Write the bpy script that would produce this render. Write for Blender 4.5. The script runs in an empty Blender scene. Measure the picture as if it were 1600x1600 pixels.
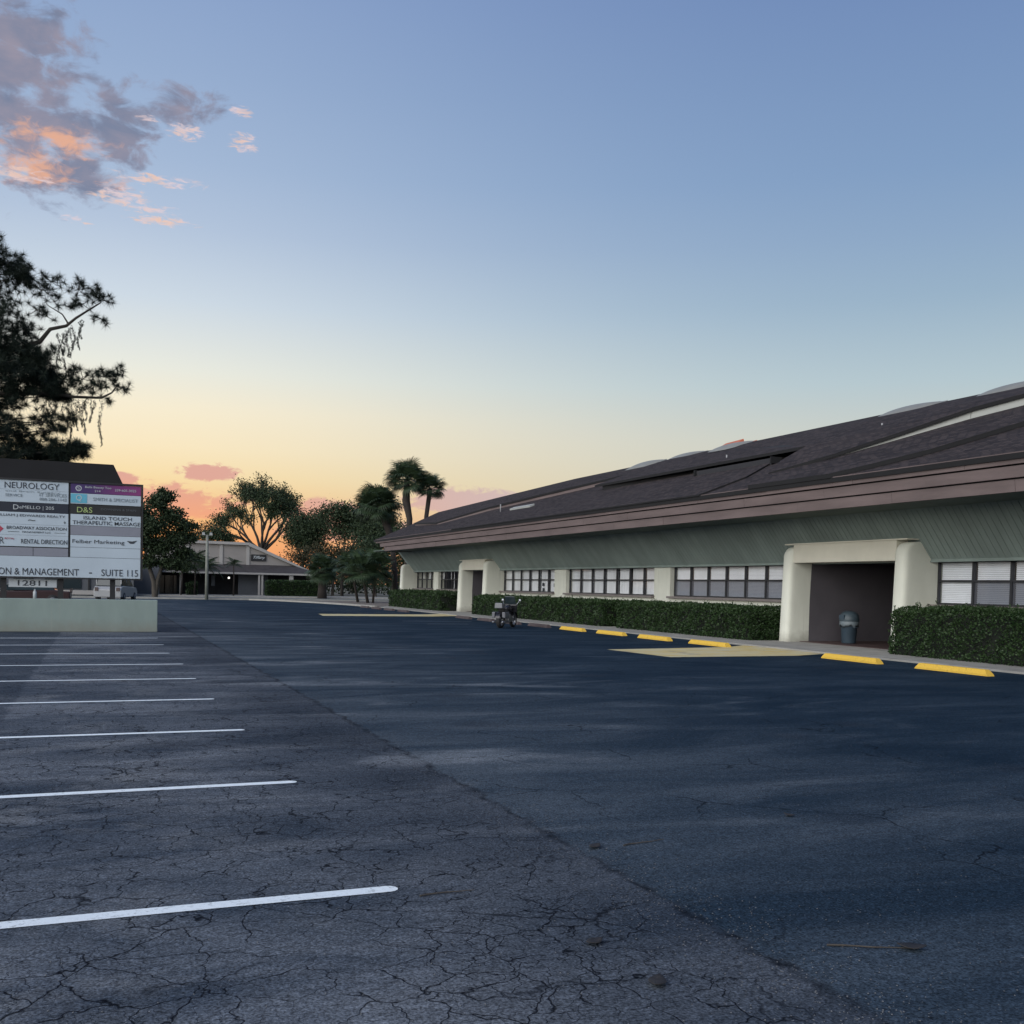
import bpy, bmesh, math, random
import numpy as np
from mathutils import Vector, Matrix
random.seed(7)
rng = np.random.default_rng(11)
R = math.radians
sc = bpy.context.scene
COL = sc.collection

# ------------------------------------------------------------------ camera
cd = bpy.data.cameras.new('camera')
cam = bpy.data.objects.new('camera', cd); COL.objects.link(cam); sc.camera = cam
cd.sensor_fit = 'HORIZONTAL'; cd.sensor_width = 36.0
cd.lens = 36.0 * 1604.5 / 1600.0
cd.shift_y = 166.6 / 1600.0
cd.clip_start = 0.05; cd.clip_end = 5000
yaw, pitch, roll = 0.3852, -0.0311, 0.0203
rt0 = Vector((math.cos(yaw), -math.sin(yaw), 0))
fw = Vector((math.sin(yaw) * math.cos(pitch), math.cos(yaw) * math.cos(pitch), math.sin(pitch)))
up0 = rt0.cross(fw)
rt = rt0 * math.cos(roll) + up0 * math.sin(roll)
up = up0 * math.cos(roll) - rt0 * math.sin(roll)
M = Matrix((rt, up, -fw)).transposed().to_4x4()
M.translation = Vector((0, 0, 1.6))
cam.matrix_world = M

# ------------------------------------------------------------------ node helpers
def lin(c):
    def f(v):
        v /= 255.0
        return v / 12.92 if v <= 0.04045 else ((v + 0.055) / 1.055) ** 2.4
    return (f(c[0]), f(c[1]), f(c[2]), 1.0)

class NT:
    def __init__(s, tree): s.t = tree; s.n = tree.nodes; s.l = tree.links
    def put(s, sock, v):
        if v is None: return
        if hasattr(v, 'is_output'): s.l.new(v, sock)
        else:
            try: sock.default_value = v
            except Exception: sock.default_value = (v, v, v)
    def m(s, op, a=None, b=None, c=None, clamp=False):
        n = s.n.new('ShaderNodeMath'); n.operation = op; n.use_clamp = clamp
        for i, v in enumerate((a, b, c)): s.put(n.inputs[i], v)
        return n.outputs[0]
    def vm(s, op, a=None, b=None, out=0):
        n = s.n.new('ShaderNodeVectorMath'); n.operation = op
        s.put(n.inputs[0], a); s.put(n.inputs[1], b)
        return n.outputs[out]
    def comb(s, x, y, z):
        n = s.n.new('ShaderNodeCombineXYZ')
        for i, v in enumerate((x, y, z)): s.put(n.inputs[i], v)
        return n.outputs[0]
    def sep(s, v):
        n = s.n.new('ShaderNodeSeparateXYZ'); s.put(n.inputs[0], v); return n.outputs
    def noise(s, vec, scale, detail=4, rough=0.55, dist=0.0, dim='3D'):
        n = s.n.new('ShaderNodeTexNoise'); n.noise_dimensions = dim
        s.put(n.inputs['Vector'], vec); n.inputs['Scale'].default_value = scale
        n.inputs['Detail'].default_value = detail; n.inputs['Roughness'].default_value = rough
        n.inputs['Distortion'].default_value = dist
        return n.outputs['Fac']
    def voro(s, vec, scale, feat='DISTANCE_TO_EDGE', rand=1.0):
        n = s.n.new('ShaderNodeTexVoronoi'); n.feature = feat
        s.put(n.inputs['Vector'], vec); n.inputs['Scale'].default_value = scale
        n.inputs['Randomness'].default_value = rand
        return n.outputs[0]
    def ramp(s, fac, stops, interp='LINEAR'):
        n = s.n.new('ShaderNodeValToRGB'); n.color_ramp.interpolation = interp
        e = n.color_ramp.elements
        while len(e) < len(stops): e.new(0.5)
        for i, (p, c) in enumerate(stops):
            e[i].position = p
            e[i].color = c if len(c) == 4 else (*c, 1)
        s.put(n.inputs[0], fac); return n.outputs[0]
    def mr(s, v, a, b, c=0.0, d=1.0, smooth=False):
        n = s.n.new('ShaderNodeMapRange'); n.clamp = True
        if smooth: n.interpolation_type = 'SMOOTHSTEP'
        for i, x in enumerate((v, a, b, c, d)): s.put(n.inputs[i], x)
        return n.outputs[0]
    def mix(s, f, a, b, mode='MIX'):
        n = s.n.new('ShaderNodeMix'); n.data_type = 'RGBA'; n.blend_type = mode
        s.put(n.inputs[0], f); s.put(n.inputs[6], a); s.put(n.inputs[7], b)
        return n.outputs[2]
    def pos(s): return s.n.new('ShaderNodeNewGeometry').outputs['Position']
    def obj(s): return s.n.new('ShaderNodeTexCoord').outputs['Object']
    def island(s): return s.n.new('ShaderNodeNewGeometry').outputs['Random Per Island']
    def map(s, v, sc_, rot=(0, 0, 0)):
        n = s.n.new('ShaderNodeMapping'); s.put(n.inputs[0], v)
        n.inputs['Scale'].default_value = sc_; n.inputs['Rotation'].default_value = rot
        return n.outputs[0]
    def bump(s, h, strength, dist):
        n = s.n.new('ShaderNodeBump'); n.inputs['Strength'].default_value = strength
        n.inputs['Distance'].default_value = dist; s.put(n.inputs['Height'], h)
        return n.outputs[0]

# ------------------------------------------------------------------ sky (dusk gradient with clouds, afterglow to the north of the lot)
w = bpy.data.worlds.new('World'); sc.world = w; w.use_nodes = True
w.node_tree.nodes.clear(); k = NT(w.node_tree)
dirv = k.n.new('ShaderNodeTexCoord').outputs['Generated']
dx, dy, dz = k.sep(dirv)
hyp = k.m('SQRT', k.m('ADD', k.m('MULTIPLY', dx, dx), k.m('MULTIPLY', dy, dy)))
el = k.m('MULTIPLY', k.m('ARCTAN2', dz, hyp), 180 / math.pi)
az = k.m('MULTIPLY', k.m('ARCTAN2', dx, dy), 180 / math.pi)
fac = k.m('DIVIDE', el, 90.0, clamp=True)
def L(v, c, g=1.0):
    q = lin(c); return (v / 90.0, (q[0] * g, q[1] * g, q[2] * g, 1))
warm = k.ramp(fac, [L(0, (244, 150, 92)), L(2, (249, 168, 102)), L(4, (249, 203, 142)), L(5.5, (249, 223, 172)), L(7, (250, 232, 194)), L(9, (248, 237, 210)),
                    L(11, (234, 235, 224)), L(14.4, (206, 218, 229)), L(18, (180, 197, 220)), L(21, (164, 185, 214)), L(25, (150, 173, 207)), L(29, (139, 163, 202)), L(60, (98, 124, 177)), L(90, (86, 110, 165))])
cool = k.ramp(fac, [L(0, (206, 188, 170)), L(5, (206, 204, 188)), L(8, (199, 205, 199)), L(11, (177, 197, 206)), L(15, (151, 177, 199)), L(18, (139, 166, 197)), L(21, (128, 157, 194)),
                    L(29, (112, 139, 184)), L(60, (90, 116, 170)), L(90, (86, 110, 165))])
ca = k.m('COSINE', k.m('MULTIPLY', az, math.pi / 180))
wf = k.m('POWER', k.m('MULTIPLY', k.m('ADD', ca, 1.0), 0.5), 21.0)
sky = k.mix(wf, cool, warm)
pv = k.comb(az, k.m('MULTIPLY', el, 1.9), 0.0)
n1 = k.noise(pv, 0.55, 7, 0.6, 0.4)
n2 = k.noise(k.vm('ADD', pv, (31.0, 7.0, 3.0)), 0.42, 5, 0.55, 0.3)
n3 = k.noise(k.vm('ADD', pv, (3.0, 57.0, 3.0)), 1.1, 6, 0.6, 0.6)
def field(blobs):
    out = None
    for (a, e, ra, re) in blobs:
        u = k.m('DIVIDE', k.m('SUBTRACT', az, a), ra); v = k.m('DIVIDE', k.m('SUBTRACT', el, e), re)
        d = k.m('SUBTRACT', 1.0, k.m('SQRT', k.m('ADD', k.m('MULTIPLY', u, u), k.m('MULTIPLY', v, v))))
        out = d if out is None else k.m('MAXIMUM', out, d)
    return out
# grey-mauve cloud bank, high on the left
fa = field([(-1.0, 18.9, 2.2, .9), (-4.2, 24.4, 4.6, 3.2), (-3.0, 21.7, 5.4, 2.5), (1.0, 21.9, 2.4, 2.2), (3.9, 23.4, 2.4, 1.15), (-2.2, 19.6, 4.0, 1.5), (-14, 22, 12, 6.5)])
da = k.mr(k.m('ADD', k.m('MULTIPLY', fa, 0.62), k.m('MULTIPLY', k.m('SUBTRACT', n1, 0.5), 1.7)), 0.02, 0.46, 0, 0.95, True)
ca_ = k.mix(k.mr(n2, 0.35, 0.68), lin((122, 131, 156)), lin((152, 146, 162)))
fo = field([(-2.0, 21.0, 3.4, 0.8), (-3.0, 19.6, 2.4, 1.1), (-5, 19.5, 2.5, 1.5), (1.2, 19.5, 1.4, 0.5)])
ca_ = k.mix(k.mr(k.m('ADD', k.m('MULTIPLY', fo, 0.9), k.m('MULTIPLY', k.m('SUBTRACT', n3, 0.5), 2.0)), 0.10, 0.9, 0, 0.85, True), ca_, lin((240, 178, 142)))
sky = k.mix(da, sky, ca_)
# small sunlit wisps under it
fb = field([(2.6, 19.9, 3.4, 0.36), (0.9, 18.95, 1.8, 0.6), (2.4, 18.55, 2.0, 0.35), (-3.8, 19.2, 2.4, 0.45), (7.0, 23.5, 0.75, 0.34), (7.1, 22.1, 0.95, 0.62), (4.2, 22.25, 1.25, 0.5), (3.1, 18.05, 2.2, 0.3), (-1.0, 17.6, 1.0, 0.25), (2.4, 22.6, 0.8, 0.2)])
n4 = k.noise(k.vm('ADD', k.comb(az, k.m('MULTIPLY', el, 3.6), 0.0), (13.0, 21.0, 3.0)), 1.3, 7, 0.62, 0.8)
db = k.mr(k.m('ADD', k.m('MULTIPLY', fb, 0.7), k.m('MULTIPLY', k.m('SUBTRACT', n4, 0.5), 3.0)), 0.12, 0.85, 0, 0.85, True)
db = k.m('MULTIPLY', db, k.mr(fb, 0.0, 0.25))
sky = k.mix(db, sky, k.mix(k.mr(n1, 0.4, 0.62), lin((240, 200, 178)), lin((222, 208, 218))))
# low pink bank near the horizon
fc = field([(2.2, 4.0, 6.2, 1.35), (-6, 3.6, 7, 1.6), (5.6, 5.75, 2.0, 0.62), (12.0, 3.7, 4.0, 1.1), (19.0, 4.7, 4.4, 0.95), (27, 3.8, 6, 0.8), (15, 2.8, 8, 0.7), (1.0, 5.2, 1.4, .4)])
dc = k.mr(k.m('ADD', k.m('MULTIPLY', fc, 1.0), k.m('MULTIPLY', k.m('SUBTRACT', n3, 0.5), 1.5)), 0.10, 0.40, 0, 0.92, True)
dc = k.m('MULTIPLY', dc, k.mr(fc, 0.0, 0.15))
cc = k.mix(k.mr(az, 6.0, 22.0), k.mix(k.mr(el, 2.6, 5.5), lin((250, 168, 120)), lin((222, 164, 152))), lin((208, 184, 182)))
sky = k.mix(dc, sky, cc)
# below the horizon: dull ground tone
sky = k.mix(k.mr(el, -1.0, -0.05), lin((70, 70, 80)), sky)
bg = k.n.new('ShaderNodeBackground'); k.put(bg.inputs[0], sky); bg.inputs[1].default_value = 1.0
wo = k.n.new('ShaderNodeOutputWorld'); k.l.new(bg.outputs[0], wo.inputs[0])

# soft fill lamp added for side light from the west, outside the view
sl = bpy.data.lights.new('fill_sun', 'SUN'); sl.energy = 4.6; sl.angle = R(80); sl.color = (1.0, 0.965, 0.91)
fill_sun = bpy.data.objects.new('fill_sun', sl); COL.objects.link(fill_sun)
sa, se = R(-118), R(20)
sd = Vector((math.sin(sa) * math.cos(se), math.cos(sa) * math.cos(se), math.sin(se)))
fill_sun.rotation_euler = sd.to_track_quat('Z', 'Y').to_euler()
vs = sc.view_settings
vs.view_transform = 'Standard'; vs.look = 'None'; vs.exposure = 0.0; vs.gamma = 1.0; vs.use_curve_mapping = False
sc.render.film_transparent = False
sc.cycles.max_bounces = 6; sc.cycles.transparent_max_bounces = 12
sc.cycles.use_denoising = True

# ------------------------------------------------------------------ materials
def newmat(name):
    m = bpy.data.materials.new(name); m.use_nodes = True
    t = NT(m.node_tree); b = m.node_tree.nodes['Principled BSDF']
    return m, t, b
def mat(name, c, rough=0.8, var=0.12, scale=3.0, bump=0.0, bscale=60.0, metal=0.0, spec=0.5, streak=None, world=True):
    m, t, b = newmat(name)
    p = t.pos() if world else t.obj()
    v = t.map(p, streak) if streak else p
    n = t.noise(v, scale, 6, 0.6)
    f = t.mr(n, 0.3, 0.7, 1 - var, 1 + var)
    col = t.vm('SCALE', (c[0], c[1], c[2])); col.node.inputs['Scale'].default_value = 1
    t.l.new(f, col.node.inputs['Scale'])
    t.l.new(col, b.inputs['Base Color'])
    b.inputs['Roughness'].default_value = rough; b.inputs['Metallic'].default_value = metal
    b.inputs['Specular IOR Level'].default_value = spec
    if bump:
        nb = t.noise(p, bscale, 4, 0.65)
        t.l.new(t.bump(nb, bump, 0.02), b.inputs['Normal'])
    return m
def leafmat(name, c1, c2, rough=0.55, trans=0.0):
    m, t, b = newmat(name)
    col = t.mix(t.island(), (*c1, 1), (*c2, 1))
    big = t.noise(t.pos(), 1.3, 3)
    col = t.mix(t.mr(big, 0.35, 0.65), col, t.mix(0.5, col, (*c2, 1)))
    t.l.new(col, b.inputs['Base Color']); b.inputs['Roughness'].default_value = rough
    b.inputs['Specular IOR Level'].default_value = 0.3
    return m

X = {}
X['stucco'] = mat('cream green stucco', (0.55, 0.575, 0.50), 0.9, 0.07, 1.6, 0.35, 90, streak=(1, 1, .35))
X['header'] = mat('shaded stucco header', (0.54, 0.52, 0.44), 0.9, 0.06, 1.5, 0.2, 80)  # portal stucco in shade, its duller tone put into the colour
X['siding'] = mat('sage siding paint', (0.215, 0.262, 0.246), 0.85, 0.16, 1.1, 0.15, 60, spec=.2, streak=(.6, 1.4, .5))
def mk_fascia():
    m, t, b = newmat('weathered fascia boards')
    p = t.pos(); r = t.n.new('ShaderNodeObjectInfo').outputs['Random']
    n = t.noise(t.map(p, (1, .35, 4)), 1.6, 6, 0.65, .4); n2 = t.noise(t.map(p, (1, 3, .5)), 2.0, 5, 0.6)
    c = t.mix(t.mr(n, .35, .7), (0.088, 0.068, 0.070, 1), (0.165, 0.130, 0.126, 1))
    c = t.mix(t.m('MULTIPLY', t.mr(n2, .55, .7), .5), c, (0.20, 0.185, 0.175, 1))
    q = t.vm('SCALE', c); t.l.new(t.mr(r, 0, 1, .84, 1.16), q.node.inputs['Scale'])
    t.l.new(q, b.inputs['Base Color']); b.inputs['Roughness'].default_value = .85; b.inputs['Specular IOR Level'].default_value = .2
    t.l.new(t.bump(t.noise(t.map(p, (1, .3, 6)), 12, 4, .6), .4, .01), b.inputs['Normal'])
    return m
X['fascia'] = mk_fascia()
def mk_stucco(name, c):
    m, t, b = newmat(name)
    p = t.pos(); x, y, z = t.sep(p)
    n = t.noise(t.map(p, (1, 1, .25)), 2.2, 6, 0.65, .3); big = t.noise(p, .7, 4, .55)
    f = t.m('MULTIPLY', t.mr(n, .3, .7, .93, 1.05), t.mr(big, .35, .65, .95, 1.04))
    q = t.vm('SCALE', c); t.l.new(f, q.node.inputs['Scale'])
    dirt = t.m('MULTIPLY', t.mr(t.m('ADD', z, t.m('MULTIPLY', t.noise(p, 3.5, 5, .7), -.5)), -.22, .16, 1, 0), .6)
    drip = t.m('MULTIPLY', t.mr(t.noise(t.map(p, (5, 5, .22)), 1.6, 4, .6), .58, .72), t.mr(n, .4, .6, .0, .28))
    q = t.mix(dirt, q, (0.20, 0.19, 0.16, 1)); q = t.mix(drip, q, (0.30, 0.31, 0.26, 1))
    t.l.new(q, b.inputs['Base Color']); b.inputs['Roughness'].default_value = .93; b.inputs['Specular IOR Level'].default_value = .15
    t.l.new(t.bump(t.noise(p, 70, 4, .7), .45, .015), b.inputs['Normal'])
    return m
X['stucco'] = mk_stucco('cream green stucco', (0.60, 0.61, 0.54))
X['signwall'] = mk_stucco('pale mint stucco', (0.235, 0.29, 0.268))
X['soffit'] = mat('dark green soffit paint', (0.10, 0.13, 0.115), 0.85, 0.1, 2)
X['fascia'] = mat('weathered brown fascia paint', (0.125, 0.095, 0.093), 0.8, 0.2, 1.1, 0.25, 50, streak=(1, .5, 3))
X['sill'] = mat('brown grey sill', (0.17, 0.15, 0.145), 0.8, 0.12, 3)
X['frame'] = mat('dark bronze aluminium', (0.035, 0.036, 0.042), 0.45, 0.1, 3, metal=0.3)
X['white'] = mat('white blind', (0.82, 0.84, 0.88), 0.7, 0.05, 2)
X['curtain'] = mat('pale grey curtain', (0.70, 0.71, 0.73), 0.9, 0.12, 2.5, streak=(1, 1, .2))
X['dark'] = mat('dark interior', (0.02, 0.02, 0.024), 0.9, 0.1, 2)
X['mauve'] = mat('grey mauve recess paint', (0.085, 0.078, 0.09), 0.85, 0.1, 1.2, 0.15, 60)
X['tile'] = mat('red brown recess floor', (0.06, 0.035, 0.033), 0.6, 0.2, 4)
X['flash'] = mat('pale roof flashing', (0.28, 0.29, 0.275), 0.7, 0.12, 1.2)
X['walk'] = mat('worn concrete', (0.25, 0.245, 0.23), 0.9, 0.2, 1.4, 0.4, 70)
X['kerb'] = mat('kerb concrete', (0.28, 0.275, 0.255), 0.9, 0.15, 2, 0.3, 60)
X['bark'] = mat('grey brown bark', (0.05, 0.043, 0.036), 0.9, 0.35, 6, 0.6, 25)
X['palmbark'] = mat('palm trunk bark', (0.028, 0.022, 0.019), 0.9, 0.3, 3, 0.8, 12, streak=(1, 1, 5))
X['black'] = mat('black paint', (0.012, 0.012, 0.014), 0.5, 0.1, 3)
X['panel'] = mat('white sign panel', (0.41, 0.48, 0.54), 0.45, 0.04, 1.5)
X['grey'] = mat('grey sign panel', (0.20, 0.21, 0.25), 0.55, 0.06, 2)
X['navy'] = mat('navy sign panel', (0.012, 0.016, 0.03), 0.4, 0.06, 2)
X['ink'] = mat('dark lettering', (0.03, 0.035, 0.045), 0.6, 0.02, 2)
X['inkw'] = mat('white lettering', (0.42, 0.45, 0.47), 0.6, 0.02, 2)
X['inkg'] = mat('faded grey lettering', (0.18, 0.22, 0.25), 0.6, 0.02, 2)
X['inkgreen'] = mat('olive lettering', (0.33, 0.42, 0.16), 0.6, 0.02, 2)
X['inkdg'] = mat('dim grey lettering', (0.08, 0.09, 0.10), 0.6, 0.02, 2)
X['teal'] = mat('teal logo square', (0.10, 0.36, 0.48), 0.5, 0.03, 2)
X['red'] = mat('crimson logo ink', (0.35, 0.04, 0.07), 0.5, 0.03, 2)
X['beige'] = mat('beige stucco', (0.24, 0.225, 0.215), 0.9, 0.08, 0.5, 0.1, 20)
X['beigetrim'] = mat('pale beige trim', (0.31, 0.30, 0.29), 0.85, 0.06, 0.8)
X['graywall'] = mat('grey stucco', (0.085, 0.092, 0.105), 0.9, 0.08, 0.7)
X['mansard'] = mat('grey brown shingles', (0.035, 0.031, 0.033), 0.9, 0.25, 2.0, 0.4, 12)
X['tyre'] = mat('tyre rubber', (0.012, 0.012, 0.013), 0.8, 0.1, 5)
X['chrome'] = mat('silver metal', (0.26, 0.27, 0.29), 0.35, 0.1, 5, metal=0.85)
X['silver'] = mat('silver paint', (0.11, 0.115, 0.13), 0.4, 0.05, 3)
X['gloss'] = mat('black glossy paint', (0.015, 0.015, 0.018), 0.25, 0.1, 3)
X['vwhite'] = mat('white vehicle paint', (0.27, 0.28, 0.29), 0.3, 0.03, 2)
X['vdark'] = mat('dark maroon vehicle paint', (0.035, 0.018, 0.02), 0.3, 0.1, 2)
X['glassdark'] = mat('dark vehicle glass', (0.02, 0.03, 0.035), 0.1, 0.1, 2)
X['can'] = mat('blue grey bin plastic', (0.03, 0.05, 0.07), 0.55, 0.12, 4, world=False)
X['canlid'] = mat('grey bin lid plastic', (0.04, 0.06, 0.075), 0.5, 0.12, 4, world=False)
X['bag'] = mat('clear bin liner', (0.13, 0.16, 0.18), 0.35, 0.15, 14, 0.8, 30, world=False)
X['pole'] = mat('weathered pole', (0.16, 0.17, 0.15), 0.8, 0.15, 3)
X['brownstop'] = mat('dark weathered wheel stop', (0.06, 0.045, 0.045), 0.85, 0.3, 4, 0.3, 40)
X['mulch'] = mat('brown mulch bed', (0.13, 0.11, 0.095), 0.95, 0.35, 1.6, 0.8, 14)
X['grass'] = mat('dull verge grass', (0.065, 0.075, 0.045), 0.95, 0.35, 1.2, 0.6, 16)
X['earth'] = mat('far ground', (0.09, 0.09, 0.07), 0.95, 0.3, 0.15)
X['road'] = mat('street asphalt', (0.13, 0.135, 0.14), 0.85, 0.2, 0.4, 0.2, 30, streak=(1, .5, 1))
X['farlot'] = mat('pale concrete apron', (0.24, 0.235, 0.22), 0.9, 0.12, 0.4, 0.1, 20)
X['leafdry'] = mat('dry brown leaf', (0.02, 0.018, 0.018), 0.8, 0.4, 30)
X['roofedge'] = mat('dark shingle edge', (0.006, 0.006, 0.007), 0.95, 0.2, 2)
X['cone'] = mat('roof pipe grey', (0.25, 0.25, 0.25), 0.7, 0.1, 4)
X['hedge'] = leafmat('hedge leaves', (0.008, 0.024, 0.008), (0.026, 0.052, 0.015))
X['hedgecore'] = mat('hedge inner twigs', (0.003, 0.006, 0.003), 0.95, 0.4, 12)
X['needle'] = leafmat('pine needles', (0.005, 0.011, 0.008), (0.012, 0.022, 0.013), 0.7)
X['leaf'] = leafmat('broad leaves', (0.010, 0.022, 0.010), (0.028, 0.046, 0.018), 0.7)
X['leaf2'] = leafmat('olive leaves', (0.018, 0.022, 0.010), (0.045, 0.042, 0.019), 0.7)
X['moss'] = leafmat('hanging grey moss', (0.015, 0.018, 0.015), (0.03, 0.034, 0.028), 0.9)
X['frond'] = leafmat('palm frond green', (0.016, 0.034, 0.018), (0.042, 0.066, 0.032), 0.5)

def mk_shingle():
    m, t, b = newmat('dark brown roof shingles')
    p = t.pos(); x, y, z = t.sep(p)
    rw = t.m('FLOOR', t.m('DIVIDE', t.m('MULTIPLY', x, 1.085), 0.145))
    v = t.comb(t.m('ADD', y, t.m('MULTIPLY', t.m('SINE', t.m('MULTIPLY', rw, 12.9898)), 0.13)), t.m('MULTIPLY', x, 1.085), 0.0)
    br = t.n.new('ShaderNodeTexBrick'); t.l.new(v, br.inputs['Vector'])
    br.offset = 0.5; br.inputs['Scale'].default_value = 1.0
    br.inputs['Brick Width'].default_value = 0.31; br.inputs['Row Height'].default_value = 0.145
    br.inputs['Mortar Size'].default_value = 0.022; br.inputs['Mortar Smooth'].default_value = 0.3
    br.inputs['Color1'].default_value = (0.020, 0.016, 0.017, 1)
    br.inputs['Color2'].default_value = (0.064, 0.050, 0.048, 1)
    br.inputs['Mortar'].default_value = (0.020, 0.018, 0.021, 1); br.offset_frequency = 2; br.squash = 1
    n = t.noise(p, 0.8, 5, 0.6)
    c = t.mix(t.mr(n, 0.4, 0.75, 0, .45), br.outputs['Color'], (0.050, 0.042, 0.044, 1))
    t.l.new(c, b.inputs['Base Color']); b.inputs['Roughness'].default_value = 0.95
    b.inputs['Specular IOR Level'].default_value = 0.2
    h = t.m('ADD', t.m('MULTIPLY', br.outputs['Fac'], -1.0), t.m('MULTIPLY', t.noise(p, 25, 3), 0.9))
    t.l.new(t.bump(h, 1.0, 0.04), b.inputs['Normal'])
    return m
X['shingle'] = mk_shingle()

def mk_asphalt():
    m, t, b = newmat('parking lot asphalt')
    p = t.pos(); x, y, z = t.sep(p)
    wob = t.m('MULTIPLY', t.m('SUBTRACT', t.noise(p, 2.2, 6, 0.7), 0.5), 0.34)
    sx = t.m('ADD', x, wob)
    right = t.mr(sx, 2.71, 2.79)
    edge = t.mr(t.m('ABSOLUTE', t.m('SUBTRACT', sx, 2.74)), 0.0, 0.05, 1, 0)
    leftpatch = t.m('MULTIPLY', t.mr(sx, -0.98, -0.93, 1, 0), t.mr(y, 10.5, 13.0))
    st = t.map(p, (0.34, 0.95, 1.0), (0, 0, R(-14)))
    streak = t.noise(st, 1.0, 7, 0.62, 0.7)
    streak2 = t.noise(t.map(p, (0.12, 0.42, 1.0), (0, 0, R(-10))), 1.0, 5, 0.55, 0.4)
    blot = t.noise(p, 0.9, 6, 0.65, 0.4)
    g1 = t.noise(p, 75, 2, 0.6); g2 = t.noise(p, 28, 4, 0.7); g3 = t.noise(p, 9, 5, 0.65)
    old = t.mix(t.mr(streak, 0.36, 0.66), (0.040, 0.052, 0.069, 1), (0.122, 0.135, 0.153, 1))
    old = t.mix(t.m('MULTIPLY', t.mr(blot, 0.50, 0.68, 0, .6), t.mr(x, 2.0, 0.2)), old, (0.165, 0.172, 0.178, 1))
    # darker sealed swath just left of the seam
    old = t.mix(t.m('MULTIPLY', t.mr(t.m('ADD', x, t.m('MULTIPLY', blot, 1.6)), 1.5, 3.0), t.mr(streak2, .35, .6, .35, .85)), old, (0.022, 0.030, 0.042, 1))
    new = t.mix(t.mr(streak, 0.40, 0.72), (0.009, 0.020, 0.034, 1), (0.026, 0.042, 0.060, 1))
    fade = t.mr(t.m('ADD', x, t.m('MULTIPLY', streak2, 4.0)), 4.5, 10.5, 1.0, 0.0)
    pale = t.mix(t.mr(streak, 0.36, 0.68), (0.028, 0.043, 0.060, 1), (0.088, 0.105, 0.123, 1))
    new = t.mix(t.m('MULTIPLY', t.m('MULTIPLY', fade, t.mr(y, 2.5, 7.5, .35, 1.0)), t.mr(streak2, 0.30, 0.56, 0.55, 1.0)), new, pale)
    # dusty worn streaks across the middle of the lot
    worn = t.m('MULTIPLY', t.mr(streak, 0.52, 0.68), t.mr(t.noise(t.map(p, (0.5, 1.5, 1), (0, 0, R(-20))), 0.6, 5, 0.6, 0.3), 0.46, 0.62))
    c = t.mix(right, old, new)
    c = t.mix(t.m('MULTIPLY', t.m('MULTIPLY', worn, t.mr(y, 5.0, 8.5)), t.mr(x, 12, 5, 0.0, 0.6)), c, (0.190, 0.205, 0.220, 1))
    c = t.mix(t.m('MULTIPLY', leftpatch, 0.6), c, (0.030, 0.040, 0.054, 1))
    # oil spots in the bays
    oil = t.m('MULTIPLY', t.mr(t.voro(t.vm('ADD', p, (0.7, 0.2, 0)), 0.55, 'F1'), 0.10, 0.22, 1, 0), t.mr(g3, .35, .6, .2, .8))
    c = t.mix(t.m('MULTIPLY', oil, 0.6), c, (0.020, 0.025, 0.034, 1))
    g = t.m('MULTIPLY', t.m('MULTIPLY', t.mr(g1, 0.32, 0.68, 0.45, 1.65), t.mr(g2, 0.32, 0.68, 0.60, 1.42)), t.mr(g3, 0.3, 0.7, 0.82, 1.18))
    cc = t.vm('SCALE', c); t.l.new(g, cc.node.inputs['Scale'])
    spk = t.mr(t.noise(p, 60, 1, 0.5), 0.70, 0.76)
    cc = t.mix(t.m('MULTIPLY', spk, t.mr(right, 0, 1, 0.55, 0.3)), cc, (0.30, 0.31, 0.33, 1))
    # cracks
    dn = t.n.new('ShaderNodeTexNoise'); dn.inputs['Scale'].default_value = 3.0; dn.inputs['Detail'].default_value = 3.5
    dn.inputs['Roughness'].default_value = 0.6
    t.l.new(p, dn.inputs['Vector'])
    off = t.vm('SCALE', t.vm('SUBTRACT', dn.outputs['Color'], (0.5, 0.5, 0.5))); off.node.inputs['Scale'].default_value = 0.30
    q = t.vm('ADD', t.comb(x, y, 0.0), off)
    wn = t.noise(p, 1.7, 4, 0.6)
    width = t.mr(wn, 0.40, 0.64, 0.0, 1.0)
    v1 = t.voro(q, 3.5); v2 = t.voro(t.vm('ADD', q, (5.3, 2.1, 0)), 7.6); v3 = t.voro(t.vm('ADD', q, (1.3, 9.1, 0)), 0.8)
    def crack(v, w_): return t.m('SUBTRACT', 1.0, t.m('DIVIDE', v, w_), clamp=True)
    cr1 = t.m('POWER', crack(v1, t.m('ADD', 0.010, t.m('MULTIPLY', width, 0.016))), 0.6)
    cr2 = t.m('MULTIPLY', t.m('POWER', crack(v2, t.m('ADD', 0.012, t.m('MULTIPLY', width, 0.014))), 0.7), t.mr(t.noise(p, 0.8, 4), 0.44, 0.60))
    cr3 = crack(v3, t.m('ADD', 0.004, t.m('MULTIPLY', width, 0.012)))
    crL = t.m('MAXIMUM', t.m('MULTIPLY', cr1, t.mr(wn, 0.30, 0.46)), cr2)
    crR = t.m('MULTIPLY', cr3, t.m('MULTIPLY', t.mr(t.noise(p, 0.7, 3), 0.48, 0.58), 0.9))
    zone = t.mr(sx, 2.3, 3.0, 1, 0)
    cr = t.m('MAXIMUM', t.m('MULTIPLY', crL, zone), crR)
    cr = t.m('MULTIPLY', cr, t.mr(y, 10, 60, 1.0, 0.35))
    cr = t.m('MAXIMUM', cr, t.m('MULTIPLY', edge, t.mr(t.noise(p, 6, 4), 0.35, 0.6, .1, .85)))
    cc = t.mix(t.m('MULTIPLY', cr, 0.97), cc, (0.002, 0.003, 0.006, 1))
    t.l.new(cc, b.inputs['Base Color'])
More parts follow.
